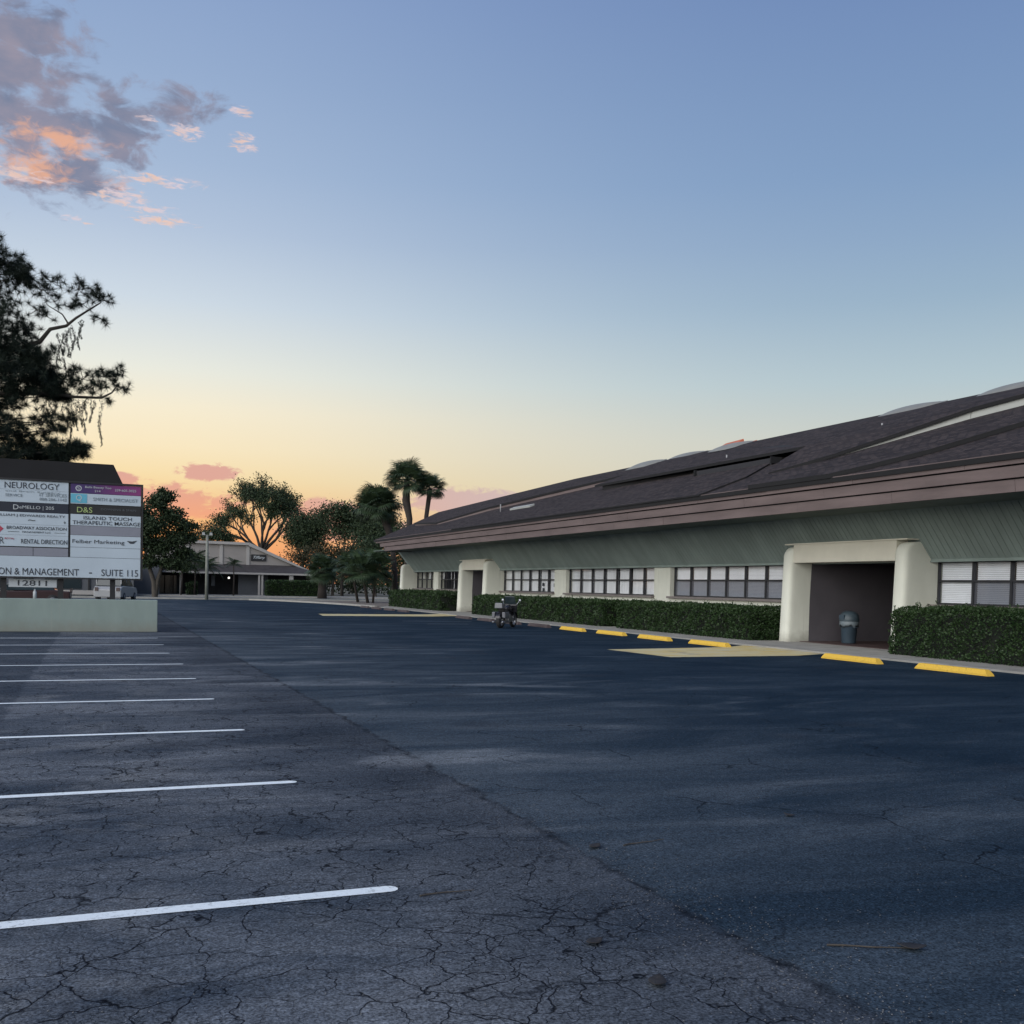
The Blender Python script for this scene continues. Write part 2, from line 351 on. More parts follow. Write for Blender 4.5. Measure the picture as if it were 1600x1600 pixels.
    b.inputs['Roughness'].default_value = 0.85; b.inputs['Specular IOR Level'].default_value = 0.03
    h = t.m('SUBTRACT', t.m('ADD', t.m('MULTIPLY', g1, 0.5), t.m('MULTIPLY', g2, 0.5)), t.m('MULTIPLY', cr, 0.6))
    t.l.new(t.bump(h, 0.5, 0.012), b.inputs['Normal'])
    return m
X['asphalt'] = mk_asphalt()

def mk_paint(name, c, wear=0.5):
    m, t, b = newmat(name)
    p = t.pos()
    n = t.noise(p, 60, 4, 0.75); n2 = t.noise(p, 3.5, 4, 0.6)
    f = t.mr(t.m('ADD', n, t.m('MULTIPLY', n2, 0.35)), 0.46 - .1 * wear, 0.62, 1.0 - wear * 0.6, 1.0)
    q = t.vm('SCALE', c); t.l.new(f, q.node.inputs['Scale'])
    chip = t.m('MULTIPLY', t.mr(t.noise(p, 22, 6, 0.8), 0.53, 0.60), t.mr(n2, 0.40, 0.65, 0.15, 0.95))
    q = t.mix(t.m('MULTIPLY', chip, 0.75), q, (c[0] * .35 + .02, c[1] * .35 + .02, c[2] * .35 + .02, 1))
    t.l.new(q, b.inputs['Base Color']); b.inputs['Roughness'].default_value = 0.8; b.inputs['Specular IOR Level'].default_value = 0.15
    t.l.new(t.bump(t.noise(p, 170, 3, .7), 0.4, 0.006), b.inputs['Normal'])
    return m
X['linewhite'] = mk_paint('white line paint', (0.74, 0.80, 0.82), 0.2)
X['linefaint'] = mk_paint('faded line paint', (0.22, 0.24, 0.27), 0.8)
X['yellow'] = mk_paint('bright yellow stop paint', (0.60, 0.385, 0.06), 0.35)

def mk_apron():
    m, t, b = newmat('pale yellow painted apron')
    p = t.pos()
    n = t.noise(t.map(p, (0.6, 2.2, 1), (0, 0, R(38))), 1.6, 6, 0.65, 0.5)
    c = t.mix(t.mr(n, 0.40, 0.64), (0.50, 0.46, 0.30, 1), (0.52, 0.38, 0.11, 1))
    c = t.mix(t.mr(t.noise(p, 1.1, 5, .7), 0.56, 0.72), c, (0.20, 0.19, 0.17, 1))
    t.l.new(c, b.inputs['Base Color']); b.inputs['Roughness'].default_value = 0.85
    return m
X['apron'] = mk_apron()

def mk_purple():
    m, t, b = newmat('purple to magenta banner')
    x, y, z = t.sep(t.pos())
    c = t.mix(t.mr(x, -0.2, 1.1), (0.045, 0.02, 0.11, 1), (0.20, 0.03, 0.15, 1))
    t.l.new(c, b.inputs['Base Color']); b.inputs['Roughness'].default_value = 0.5
    return m
X['purple'] = mk_purple()

def mk_glass(name, tint, screen=0.0, screencol=(0.12, 0.13, 0.15)):
    m, t, b = newmat(name)
    m.node_tree.nodes.remove(b)
    out = [n for n in m.node_tree.nodes if n.type == 'OUTPUT_MATERIAL'][0]
    tr = t.n.new('ShaderNodeBsdfTransparent'); tr.inputs[0].default_value = (*tint, 1)
    gl = t.n.new('ShaderNodeBsdfGlossy'); gl.inputs['Roughness'].default_value = 0.03
    gl.inputs[0].default_value = (0.9, 0.9, 0.9, 1)
    ge = t.n.new('ShaderNodeNewGeometry')
    cs = t.m('ABSOLUTE', t.vm('DOT_PRODUCT', ge.outputs['Incoming'], ge.outputs['Normal'], out=1))
    frv = t.m('ADD', 0.035, t.m('MULTIPLY', t.m('POWER', t.m('SUBTRACT', 1.0, cs), 5.0), 0.9))
    mx = t.n.new('ShaderNodeMixShader'); t.l.new(frv, mx.inputs[0]); t.l.new(tr.outputs[0], mx.inputs[1]); t.l.new(gl.outputs[0], mx.inputs[2])
    last = mx
    if screen:
        df = t.n.new('ShaderNodeBsdfDiffuse'); df.inputs[0].default_value = (*screencol, 1)
        mx2 = t.n.new('ShaderNodeMixShader'); mx2.inputs[0].default_value = screen
        t.l.new(mx.outputs[0], mx2.inputs[1]); t.l.new(df.outputs[0], mx2.inputs[2]); last = mx2
    t.l.new(last.outputs[0], out.inputs[0])
    return m
X['glass'] = mk_glass('window glass', (0.95, 0.96, 0.97))
X['screen'] = mk_glass('screened window glass', (0.72, 0.74, 0.78), 0.40, (0.17, 0.18, 0.21))
X['domeglass'] = mat('milky skylight acrylic', (0.20, 0.195, 0.165), 0.45, 0.1, 2)
X['domeglint'] = mat('orange sky glint on skylight', (0.45, 0.12, 0.05), 0.6, 0.2, 2)  # sunset reflection painted as flat orange on one skylight
def mk_lamp():
    m, t, b = newmat('lit wall lamp'); b.inputs['Emission Color'].default_value = (1, 0.97, 0.9, 1); b.inputs['Emission Strength'].default_value = 1.6
    return m
X['lamp'] = mk_lamp()

# ------------------------------------------------------------------ mesh helpers
class MB:
    """collects boxes, prisms and tubes into one mesh"""
    def __init__(s): s.v = []; s.f = []
    def box(s, x0, x1, y0, y1, z0, z1):
        b = len(s.v)
        s.v += [(x0, y0, z0), (x1, y0, z0), (x1, y1, z0), (x0, y1, z0), (x0, y0, z1), (x1, y0, z1), (x1, y1, z1), (x0, y1, z1)]
        s.f += [(b, b+3, b+2, b+1), (b+4, b+5, b+6, b+7), (b, b+1, b+5, b+4), (b+1, b+2, b+6, b+5), (b+2, b+3, b+7, b+6), (b+3, b, b+4, b+7)]
        return s
    def hexa(s, lo, hi):
        b = len(s.v); n = len(lo); s.v += list(lo) + list(hi)
        s.f.append(tuple(b + i for i in reversed(range(n)))); s.f.append(tuple(b + n + i for i in range(n)))
        for i in range(n):
            j = (i + 1) % n; s.f.append((b + i, b + j, b + n + j, b + n + i))
        return s
    def tube(s, pts, rad, seg=8, cap=True):
        pts = [Vector(p) for p in pts]; b0 = len(s.v)
        for i, p in enumerate(pts):
            d = (pts[min(i + 1, len(pts) - 1)] - pts[max(i - 1, 0)]).normalized()
            a = d.cross(Vector((0, 0, 1))) if abs(d.z) < 0.95 else d.cross(Vector((1, 0, 0)))
            a.normalize(); c = d.cross(a)
            r = rad[i] if hasattr(rad, '__len__') else rad
            for q in range(seg):
                t = 2 * math.pi * q / seg
                s.v.append(tuple(p + a * (r * math.cos(t)) + c * (r * math.sin(t))))
        for i in range(len(pts) - 1):
            for q in range(seg):
                o = b0 + i * seg; u = (q + 1) % seg
                s.f.append((o + q, o + u, o + seg + u, o + seg + q))
        if cap:
            s.f.append(tuple(b0 + q for q in range(seg)))
            e = b0 + (len(pts) - 1) * seg
            s.f.append(tuple(e + q for q in reversed(range(seg))))
        return s
    def lathe(s, prof, seg=20, c=(0, 0, 0), axis='z'):
        b = len(s.v)
        for (r, h) in prof:
            for q in range(seg):
                t = 2 * math.pi * q / seg; u, v = r * math.cos(t), r * math.sin(t)
                pt = {'z': (u, v, h), 'x': (h, u, v), 'y': (u, h, v)}[axis]
                s.v.append((pt[0] + c[0], pt[1] + c[1], pt[2] + c[2]))
        for i in range(len(prof) - 1):
            for q in range(seg):
                u = (q + 1) % seg; o = b + i * seg
                s.f.append((o + q, o + u, o + seg + u, o + seg + q))
        return s
    def mesh(s, name):
        me = bpy.data.meshes.new(name); me.from_pydata(s.v, [], s.f); me.update()
        bm = bmesh.new(); bm.from_mesh(me); bmesh.ops.recalc_face_normals(bm, faces=bm.faces); bm.to_mesh(me); bm.free()
        return me
    def build(s, name, m, parent=None, smooth=False, bevel=0.0, loc=None):
        me = s.mesh(name); me.materials.append(m)
        o = link(name, me, parent)
        if smooth: me.polygons.foreach_set('use_smooth', [True] * len(me.polygons))
        if bevel:
            md = o.modifiers.new('b', 'BEVEL'); md.width = bevel; md.segments = 2; md.limit_method = 'ANGLE'
        if loc: o.location = loc
        return o
def link(name, data, parent=None):
    o = bpy.data.objects.new(name, data); COL.objects.link(o)
    if parent: o.parent = parent
    return o
def tag(o, label=None, cat=None, group=None, kind=None):
    if label: o['label'] = label
    if cat: o['category'] = cat
    if group: o['group'] = group
    if kind: o['kind'] = kind
    return o
def thing(name, label, cat, loc=(0, 0, 0), rz=0, group=None):
    o = bpy.data.objects.new(name, None); COL.objects.link(o)
    o.location = loc; o.rotation_euler = (0, 0, rz); o.empty_display_size = 0.3
    return tag(o, label, cat, group)
def npmesh(name, V, k_, m):
    """V: (N*k,3) array, each k consecutive verts form one face"""
    V = np.asarray(V, dtype=np.float32).reshape(-1, 3); n = len(V); nf = n // k_
    me = bpy.data.meshes.new(name); me.vertices.add(n); me.vertices.foreach_set('co', V.ravel())
    me.loops.add(n); me.loops.foreach_set('vertex_index', np.arange(n, dtype=np.int32))
    me.polygons.add(nf); me.polygons.foreach_set('loop_start', np.arange(0, n, k_, dtype=np.int32))
    me.update(calc_edges=True); me.materials.append(m); me.validate()
    return me
def unit(n):
    v = rng.normal(size=(n, 3)); return v / np.linalg.norm(v, axis=1, keepdims=True)
def leaves(P, size, aspect=0.5, droop=0.0, normals=None):
    """one folded diamond leaf (a quad) per point"""
    n = len(P); d = unit(n); d[:, 2] -= droop
    if normals is not None: d = d * 0.9 + normals * 0.8
    d /= np.linalg.norm(d, axis=1, keepdims=True)
    s = np.cross(d, unit(n)); s /= np.linalg.norm(s, axis=1, keepdims=True) + 1e-9
    L_ = (size * rng.uniform(0.65, 1.3, n))[:, None]; W = L_ * aspect
    mid = P + d * L_ * 0.45
    V = np.stack([P, mid + s * W * 0.5, P + d * L_, mid - s * W * 0.5], axis=1)
    return V.reshape(-1, 3)
def copytree(o, parent=None):
    c = o.copy(); COL.objects.link(c)
    c.parent = parent
    for ch in o.children: copytree(ch, c)
    return c

# ------------------------------------------------------------------ the setting
def sheet(name, poly, z, m, kind='structure'):
    me = bpy.data.meshes.new(name); me.from_pydata([(x, y, z) for x, y in poly], [], [tuple(range(len(poly)))]); me.update()
    me.materials.append(m); o = link(name, me); tag(o, kind=kind); return o
sheet('ground', [(-1500, -300), (1500, -300), (1500, 2500), (-1500, 2500)], -0.05, X['earth'])
sheet('parking_lot', [(-60, -40), (60, -40), (60, 90), (-60, 90)], 0.0, X['asphalt'])
sheet('road', [(-300, 96.5), (400, 96.5), (400, 106), (-300, 106)], -0.03, X['road'])
def slab(name, poly, z0, z1, m, **kw):
    b = MB(); b.hexa([(x, y, z0) for x, y in poly], [(x, y, z1) for x, y in poly]); o = b.build(name, m); tag(o, kind='structure'); return o
slab('grass_verge', [(-60, 89.9), (12.0, 89.9), (60, 89.9), (60, 96.4), (-60, 96.4)], -0.04, 0.06, X['grass'])
slab('far_kerb', [(-60, 89.5), (60, 89.5), (60, 89.85), (-60, 89.85)], -0.02, 0.14, X['kerb'])
slab('opposite_kerb', [(-200, 106.0), (300, 106.0), (300, 106.3), (-200, 106.3)], -0.04, 0.12, X['kerb'])
slab('concrete_apron', [(-200, 106.35), (300, 106.35), (300, 121), (-200, 121)], -0.04, 0.05, X['farlot'])
slab('sidewalk', [(17.8, -10), (21.25, -10), (21.25, 71.6), (19.3, 71.6), (17.8, 68.0)], -0.02, 0.045, X['walk'])
# curved kerb and mulch bed past the end of the building
bedx = [(17.75, 68.05), (19.25, 71.7), (40, 71.7), (40, 89), (12.4, 89), (14.2, 86.5), (16.2, 80), (17.2, 74)]
slab('mulch_bed', bedx, -0.02, 0.05, X['mulch'])
kb = MB()
cur = [(17.7, 68.1), (17.15, 74), (16.1, 80), (14.1, 86.5), (12.2, 89.2)]
for (a, b_) in zip(cur[:-1], cur[1:]):
    kb.hexa([(a[0] - .16, a[1], 0), (a[0], a[1], 0), (b_[0], b_[1], 0), (b_[0] - .16, b_[1], 0)], [(a[0] - .16, a[1], .12), (a[0], a[1], .12), (b_[0], b_[1], .12), (b_[0] - .16, b_[1], .12)])
tag(kb.build('kerb', X['kerb']), kind='structure')

# painted stall lines on the left
def capsule(x0, x1, y0, y1, wd, z=0.004, nose=True):
    """painted line polygon from (x0,y0) to (x1,y1) with a rounded end"""
    pts = [(x0, y0 - wd / 2), (x1, y1 - wd / 2)]
    if nose:
        for a in range(-60, 61, 30): pts.append((x1 + wd / 2 * math.cos(R(a)), y1 + wd / 2 * math.sin(R(a))))
    pts += [(x1, y1 + wd / 2), (x0, y0 + wd / 2)]
    return pts
ordn = ['nearest', 'second nearest', 'third nearest', 'fourth nearest', 'fifth nearest', 'sixth nearest', 'seventh nearest', 'eighth nearest', 'ninth nearest']
for i in range(9):
    y = 5.18 + 3.047 * i
    xe = [1.43, 1.45, 1.44, 1.44, 1.47, 1.5, 1.44, 1.5, 1.52][i]
    o = sheet('stall_line', capsule(-9.0 if i > 1 else -5.5, xe, y, y, 0.105), 0.004, X['linewhite'])
    tag(o, f'white painted stall line on cracked asphalt, {ordn[i]} to the camera', 'stall line', 'white stall lines on the left')
faint = [((12.6, 40.3), (14.4, 40.3)), ((12.4, 43.3), (15.6, 43.3)), ((12.2, 56.5), (16.2, 56.5)), ((12.2, 59.6), (16.2, 59.6)), ((12.2, 62.6), (16.2, 62.6)), ((12.2, 65.7), (16.2, 65.7)), ((2.9, 70.5), (12, 70.5)), ((5, 76), (13, 76))]
for i, (a, b_) in enumerate(faint):
    o = sheet('faded_line', capsule(a[0], b_[0], a[1], b_[1], 0.10, nose=False), 0.004, X['linefaint'])
    tag(o, kind='structure')
o = sheet('painted_apron', [(12.45, 24.0), (12.66, 21.15), (16.45, 21.3), (17.79, 21.9), (17.79, 25.6), (16.6, 24.75)], 0.004, X['apron'])
tag(o, 'faded pale yellow painted walkway patch leading to the near portal', 'painted patch', 'yellow access patches')
o = sheet('painted_apron', [(10.6, 52.6), (10.2, 49.6), (15.8, 49.9), (17.79, 51.2), (17.79, 54.6), (16.2, 53.2)], 0.004, X['apron'])
tag(o, 'faded pale yellow painted walkway patch leading to the far portal', 'painted patch', 'yellow access patches')

# wheel stops
def wheel_stop_mesh(name, m):
    b = MB(); h = 0.125; wb = 0.095; wt = 0.055; Lh = 1.0
    prof = [(-wb, 0), (-wb, 0.04), (-wt, h), (wt, h), (wb, 0.04), (wb, 0)]
    b.hexa([(x, -Lh, z) for x, z in prof], [(x, Lh, z) for x, z in prof])
    # slanted ends
    for v in range(len(b.v)):
        x, y, z = b.v[v]; b.v[v] = (x, y * (1 - 0.10 * z / h), z)
    me = b.mesh(name); me.materials.append(m); return me
wsy = wheel_stop_mesh('wheel_stop', X['yellow']); wsb = wheel_stop_mesh('wheel_stop_dark', X['brownstop'])
lab = ['bright yellow concrete wheel stop nearest the right edge, in front of the leafy near hedge',
       'bright yellow wheel stop in front of the near portal with the bin',
       'bright yellow wheel stop just beyond the pale yellow painted patch',
       'second yellow wheel stop beyond the pale yellow painted patch',
       'third yellow wheel stop beyond the pale yellow painted patch',
       'farthest bright yellow wheel stop, short of the parked motorcycle']
for i, (y, dxx) in enumerate([(16.4, 0), (19.52, 0), (25.66, .03), (28.75, -.02), (31.85, .04), (34.9, 0)]):
    o = link('wheel_stop', wsy); o.location = (16.62 + dxx, y, 0.0); o.rotation_euler = (0, 0, R(random.uniform(-1.2, 1.2)))
    tag(o, lab[i], 'wheel stop', 'wheel stops along the office building')
lb = ['dark unpainted wheel stop just right of the motorcycle', 'dark unpainted wheel stop directly behind the motorcycle', 'dark unpainted wheel stop left of the motorcycle', 'dark unpainted wheel stop in front of the far portal',
      'first dark wheel stop past the far portal', 'second dark wheel stop past the far portal', 'third dark wheel stop past the far portal', 'farthest dark wheel stop near the building end']
for i, y in enumerate([38.0, 41.05, 44.1, 47.2, 57.8, 60.9, 64.0, 67.0]):
    o = link('wheel_stop', wsb); o.location = (16.6, y, 0.0)
    tag(o, lb[i], 'wheel stop', 'wheel stops along the office building')

# ------------------------------------------------------------------ office building
B = thing('office_building', 'long low office building with sage siding, brown fascia and shingled roof', 'building', (21, 36, 0))
B.location = (0, 0, 0)
Y0, Y1 = 2.0, 71.45
WZ0, WZ1 = 1.35, 2.53
# windows: (y_far, y_near, panes, style)
wins = [(71.05, 66.6, 4, 'dark'), (65.55, 58.75, 6, 'dark'), (54.05, 46.75, 6, 'curtain'), (45.4, 36.86, 7, 'curtain2'), (35.6, 27.16, 7, 'screen'), (21.75, 13.2, 7, 'blind')]
portals = [(54.05, 58.75), (21.75, 27.16)]
wm = MB()
wm.box(21.2, 21.6, Y0, 21.75, 0.04, 1.27)
wm.box(21.2, 21.6, 27.16, 54.05, 0.04, 1.27)
wm.box(21.2, 21.6, 58.75, Y1, 0.04, 1.27)
for a, b_ in [(66.6, 65.55), (46.75, 45.4), (36.86, 35.6), (13.2, Y0)]:
    wm.box(21.2, 21.6, b_, a, 1.27, 2.56)
wm.box(21.2, 38, Y1 - .4, Y1, 0.0, 4.3)
wm.box(21.2, 38, Y0 + .002, Y0 + .4, 0.0, 4.3)
wm.build('wall', X['stucco'], B)
# siding boards: vertical grooves on the canted band
sb = MB()
p0, p1 = Vector((21.17, 0, 2.53)), Vector((20.08, 0, 3.90))
nrm = Vector((-(p1.z - p0.z), 0, (p1.x - p0.x))).normalized()
pitchb = 0.203; y = Y0
while y < Y1 - 0.01:
    ye = min(y + pitchb - 0.015, Y1)
    lo = [(p0.x, y, p0.z), (p0.x, ye, p0.z), (p0.x + .08, ye, p0.z + .04), (p0.x + .08, y, p0.z + .04)]
    hi = [(p1.x, y, p1.z), (p1.x, ye, p1.z), (p1.x + .08, ye, p1.z + .04), (p1.x + .08, y, p1.z + .04)]
    sb.hexa(lo, hi)
    y += pitchb
# recessed backing sheet
o_ = 0.010
sb.hexa([(p0.x + o_, Y0, p0.z + o_ * .8), (p0.x + o_, Y1, p0.z + o_ * .8), (p0.x + .07, Y1, p0.z + .05), (p0.x + .07, Y0, p0.z + .05)],
        [(p1.x + o_, Y0, p1.z + o_ * .8), (p1.x + o_, Y1, p1.z + o_ * .8), (p1.x + .07, Y1, p1.z + .05), (p1.x + .07, Y0, p1.z + .05)])
tag(sb.build('siding', X['siding'], B), kind='stuff')
MB().box(21.13, 21.6, Y0, Y1, 2.535, 2.60).box(21.10, 21.16, Y0, Y1, 2.50, 2.533).build('window_head', X['siding'], B)
MB().box(18.15, 20.3, Y0, Y1 - 0.4, 3.885, 3.93).build('soffit', X['soffit'], B)
# fascia boards, stepped, butt jointed
rows = [(3.84, 4.10, 18.12, 68.0), (4.135, 4.38, 18.04, 68.9), (4.415, 4.66, 17.96, 69.8)]
for r, (z0, z1, xf, ye) in enumerate(rows):
    y = Y0 - 0.3 - r * 1.2; n = 0
    while y < ye - 0.01:
        y2 = min(y + 3.66, ye)
        if ye - y2 < 0.8: y2 = ye
        j = random.uniform(-.006, .006)
        b = MB().hexa([(xf + j + .02, y + .004, z0), (xf + j + .02, y2 - .004, z0), (xf + .10, y2 - .004, z0), (xf + .10, y + .004, z0)],
                      [(xf + j - .012, y + .004, z1), (xf + j - .012, y2 - .004, z1), (xf + .10, y2 - .004, z1), (xf + .10, y + .004, z1)])
        b.build('fascia_board', X['fascia'], B)
        y = y2
MB().box(18.19, 18.3, Y0 - .2, 68.0, 3.87, 4.60).build('fascia_backing', X['dark'], B)  # near-black backing puts the shadow lines between board rows into colour
# end fascia along the far gable
for r, (z0, z1, xf, ye) in enumerate(rows):
    MB().hexa([(xf + .1, ye - .1, z0), (xf + .1, ye, z0), (34, ye + 2.0, z0), (34, ye + 1.9, z0)], [(xf + .1, ye - .1, z1), (xf + .1, ye, z1), (34, ye + 2.0, z1), (34, ye + 1.9, z1)]).build('end_fascia', X['fascia'], B)
# roof
def rz(x): return 4.66 + 0.417 * (min(x, 52 - x) - 18) if x <= 34.01 else 4.66
rb = MB()
top = [(17.93, Y0 - .5), (26, Y0 - .5), (26, 54.6), (22, 72.0), (17.93, 70.2)]
rb.hexa([(x, y, rz(x) - .12) for x, y in top], [(x, y, rz(x)) for x, y in top])
bk = [(26, Y0 - .5), (34, Y0 - .5), (34, 72.3), (26, 54.6)]
rb.hexa([(x, y, rz(x) - .12) for x, y in bk], [(x, y, rz(x)) for x, y in bk])
rb.hexa([(26, 54.6, 7.86), (34, 72.3, 4.5), (22, 72.0, 6.2)], [(26, 54.6, 8.0), (34, 72.3, 4.66), (22, 72.0, 6.33)])
roof = rb.build('roof', X['shingle'], B); roof.data.materials.append(X['roofedge'])
for pl in roof.data.polygons:
    if abs(pl.normal.z) < .5: pl.material_index = 1
def roofslab(poly, off, th=0.10, flash=None, inset=0.0, fc='flash', taper=False):
    def of(x): return float(np.interp(x, [18.9, 19.8, 21.1, 22.0, 24.0, 25.9], [.16, .27, .36, .46, .38, .04])) * off / .5 if taper else off
    b = MB()
    lo = [(x, y, rz(x) + of(x) - th) for x, y in poly]; hi = [(x, y, rz(x) + of(x)) for x, y in poly]
    b.hexa(lo, hi); o = b.build('roof_layer', X['shingle'], B)
    o.data.materials.append(X['roofedge'])
    for pl in o.data.polygons:
        if abs(pl.normal.z) < .5: pl.material_index = 1
    if flash:
        c = Vector((sum(p[0] for p in poly) / len(poly), sum(p[1] for p in poly) / len(poly), 0))
        q = []
        for x, y in poly:
            d = (c - Vector((x, y, 0))).normalized() * inset; q.append((x + d.x, y + d.y))
        MB().hexa([(x, y, rz(x) - .05) for x, y in q], [(x, y, max(rz(x) - .04, rz(x) + of(x) - th - .004)) for x, y in q]).build('roof_flashing', X[fc], o)
    return o
# lower wedge layers at the eave
roofslab([(17.90, 28.4), (17.90, 53.2), (19.6, 53.0), (21.3, 45.0), (21.4, 29.0), (19.4, 28.0)], 0.06, 0.05)
roofslab([(17.91, 22.1), (17.91, 25.75), (18.6, 26.6), (20.9, 27.5), (25.2, 16.2), (25.2, 9.0), (24, 10), (20.4, 18.1), (18.95, 19.65), (18.35, 20.9)], 0.13, 0.12)
# upper layer with pale strip under its eave
up1 = [(21.1, 42.3), (21.1, 27.2), (19.9, 26.9), (18.95, 26.2), (19.66, 24.15), (20.7, 22.6), (21.75, 21.1), (22.35, 19.6), (25.9, 11.0), (25.9, 40.0), (25.2, 42.3)]
u1 = roofslab(up1, 0.50, 0.10, flash=True, inset=0.7, fc='roofedge', taper=True)
fl = MB(); CP = [(19.05, 25.95), (19.66, 24.2), (20.7, 22.65), (21.75, 21.15), (22.35, 19.65), (24.6, 14.2)]
for (a_, c_) in zip(CP[:-1], CP[1:]):
    d_ = Vector((c_[0] - a_[0], c_[1] - a_[1], 0)).normalized(); n_ = Vector((-d_.y, d_.x, 0))
    hh = lambda x: rz(x) + float(np.interp(x, [18.9, 19.8, 21.1, 22.0, 24.0, 25.9], [.16, .27, .36, .46, .38, .04])) - .075
    q_ = [Vector((*a_, 0)) + n_ * .045, Vector((*c_, 0)) + n_ * .045, Vector((*c_, 0)) + n_ * .10, Vector((*a_, 0)) + n_ * .10]
    fl.hexa([(v.x, v.y, rz(v.x) + .02) for v in q_], [(v.x, v.y, hh(v.x)) for v in q_])
fl.build('roof_flashing', X['flash'], u1)
# ridge layer further back
up2 = [(19.7, 61.5), (21.2, 56.0), (21.9, 50.0), (23.0, 41.6), (24.1, 37.6), (25.9, 35.6), (25.9, 54.5), (22.4, 69.5), (20.5, 69.0)]
roofslab(up2, 0.30, 0.10, flash=True, inset=0.12, fc='fascia', taper=True)
MB().hexa([(20.1, 47.5, rz(20.1)), (20.35, 47.5, rz(20.35)), (20.35, 50.2, rz(20.35)), (20.1, 50.2, rz(20.1))], [(20.1, 47.5, rz(20.1) + .15), (20.35, 47.5, rz(20.35) + .15), (20.35, 50.2, rz(20.35) + .15), (20.1, 50.2, rz(20.1) + .15)]).build('roof_flashing', X['flash'], B)
# open vent box: dark slot under the upper layer
vb = MB(); vb.box(20.80, 21.12, 28.6, 33.2, rz(20.9) - .05, rz(20.9) + .19); vb.build('roof_vent', X['dark'], B)
for ya_ in (33.2, 28.5): MB().box(20.7, 21.15, ya_, ya_ + .06, rz(20.9), rz(20.9) + .22).build('vent_cheek', X['roofedge'], B)
for (x, y) in [(21.9, 32.9), (22.1, 24.9), (20.4, 52.3)]:
    MB().tube([(x, y, rz(x) - .1), (x, y, rz(x) + .42)], .03, 10).build('vent_pipe', X['cone'], B, True)
# skylights by the ridge
def skylight(yc, ln, glint=False):
    z = 8.0 + .3
    x0, x1 = 24.75, 26.0
    b = MB(); zz = lambda x: rz(x) + .0
    b.hexa([(x0, yc - ln / 2, zz(x0) - .25), (x1, yc - ln / 2, zz(x1) - .25), (x1, yc + ln / 2, zz(x1) - .25), (x0, yc + ln / 2, zz(x0) - .25)],
           [(x0, yc - ln / 2, zz(x0) + .05), (x1, yc - ln / 2, zz(x1) + .05), (x1, yc + ln / 2, zz(x1) + .05), (x0, yc + ln / 2, zz(x0) + .05)])
    cur_ = b.build('skylight', X['domeglint'] if glint else X['flash'], B)
    V = []; F = []; n = 14
    for i in range(n + 1):
        for j in range(n + 1):
            u, v = i / n * 2 - 1, j / n * 2 - 1
            h = .42 * max(0, (1 - u ** 4)) ** .6 * max(0, (1 - v ** 4)) ** .6 if True else 0
            h = .17 * (1 - u * u) ** .7 * (1 - v * v) ** .5 if abs(u) < 1 and abs(v) < 1 else 0
            xx = (x0 + x1) / 2 + u * (x1 - x0) * .47
            V.append((xx, yc + v * ln * .48, zz(xx) + .055 + h))
    for i in range(n):
        for j in range(n): a = i * (n + 1) + j; F.append((a, a + 1, a + n + 2, a + n + 1))
    d = MB(); d.v = V; d.f = F; d.build('dome', X['domeglass'], cur_, True)
    MB().box(x0 - .06, x0 - .01, yc - ln / 2, yc + ln / 2, zz(x0) + .02, zz(x0) + .10).build('frame', X['frame'], cur_)
    if glint: MB().hexa([(x0 + .1, yc - .5, zz(x0) + .06), (x1 - .1, yc - .5, zz(x1) + .06), (x1 - .1, yc + 1.0, zz(x1) + .06), (x0 + .1, yc + 1.0, zz(x0) + .06)], [(x0 + .3, yc - .45, zz(x0) + .22), (x1 - .1, yc - .45, zz(x1) + .20), (x1 - .1, yc + .9, zz(x1) + .16), (x0 + .3, yc + .9, zz(x0) + .18)]).build('patch', X['domeglint'], cur_)  # orange block paints the sky's reflection onto this dome
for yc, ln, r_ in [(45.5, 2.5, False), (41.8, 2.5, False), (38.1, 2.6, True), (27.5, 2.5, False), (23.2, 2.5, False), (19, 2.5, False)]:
    skylight(yc, ln, r_)

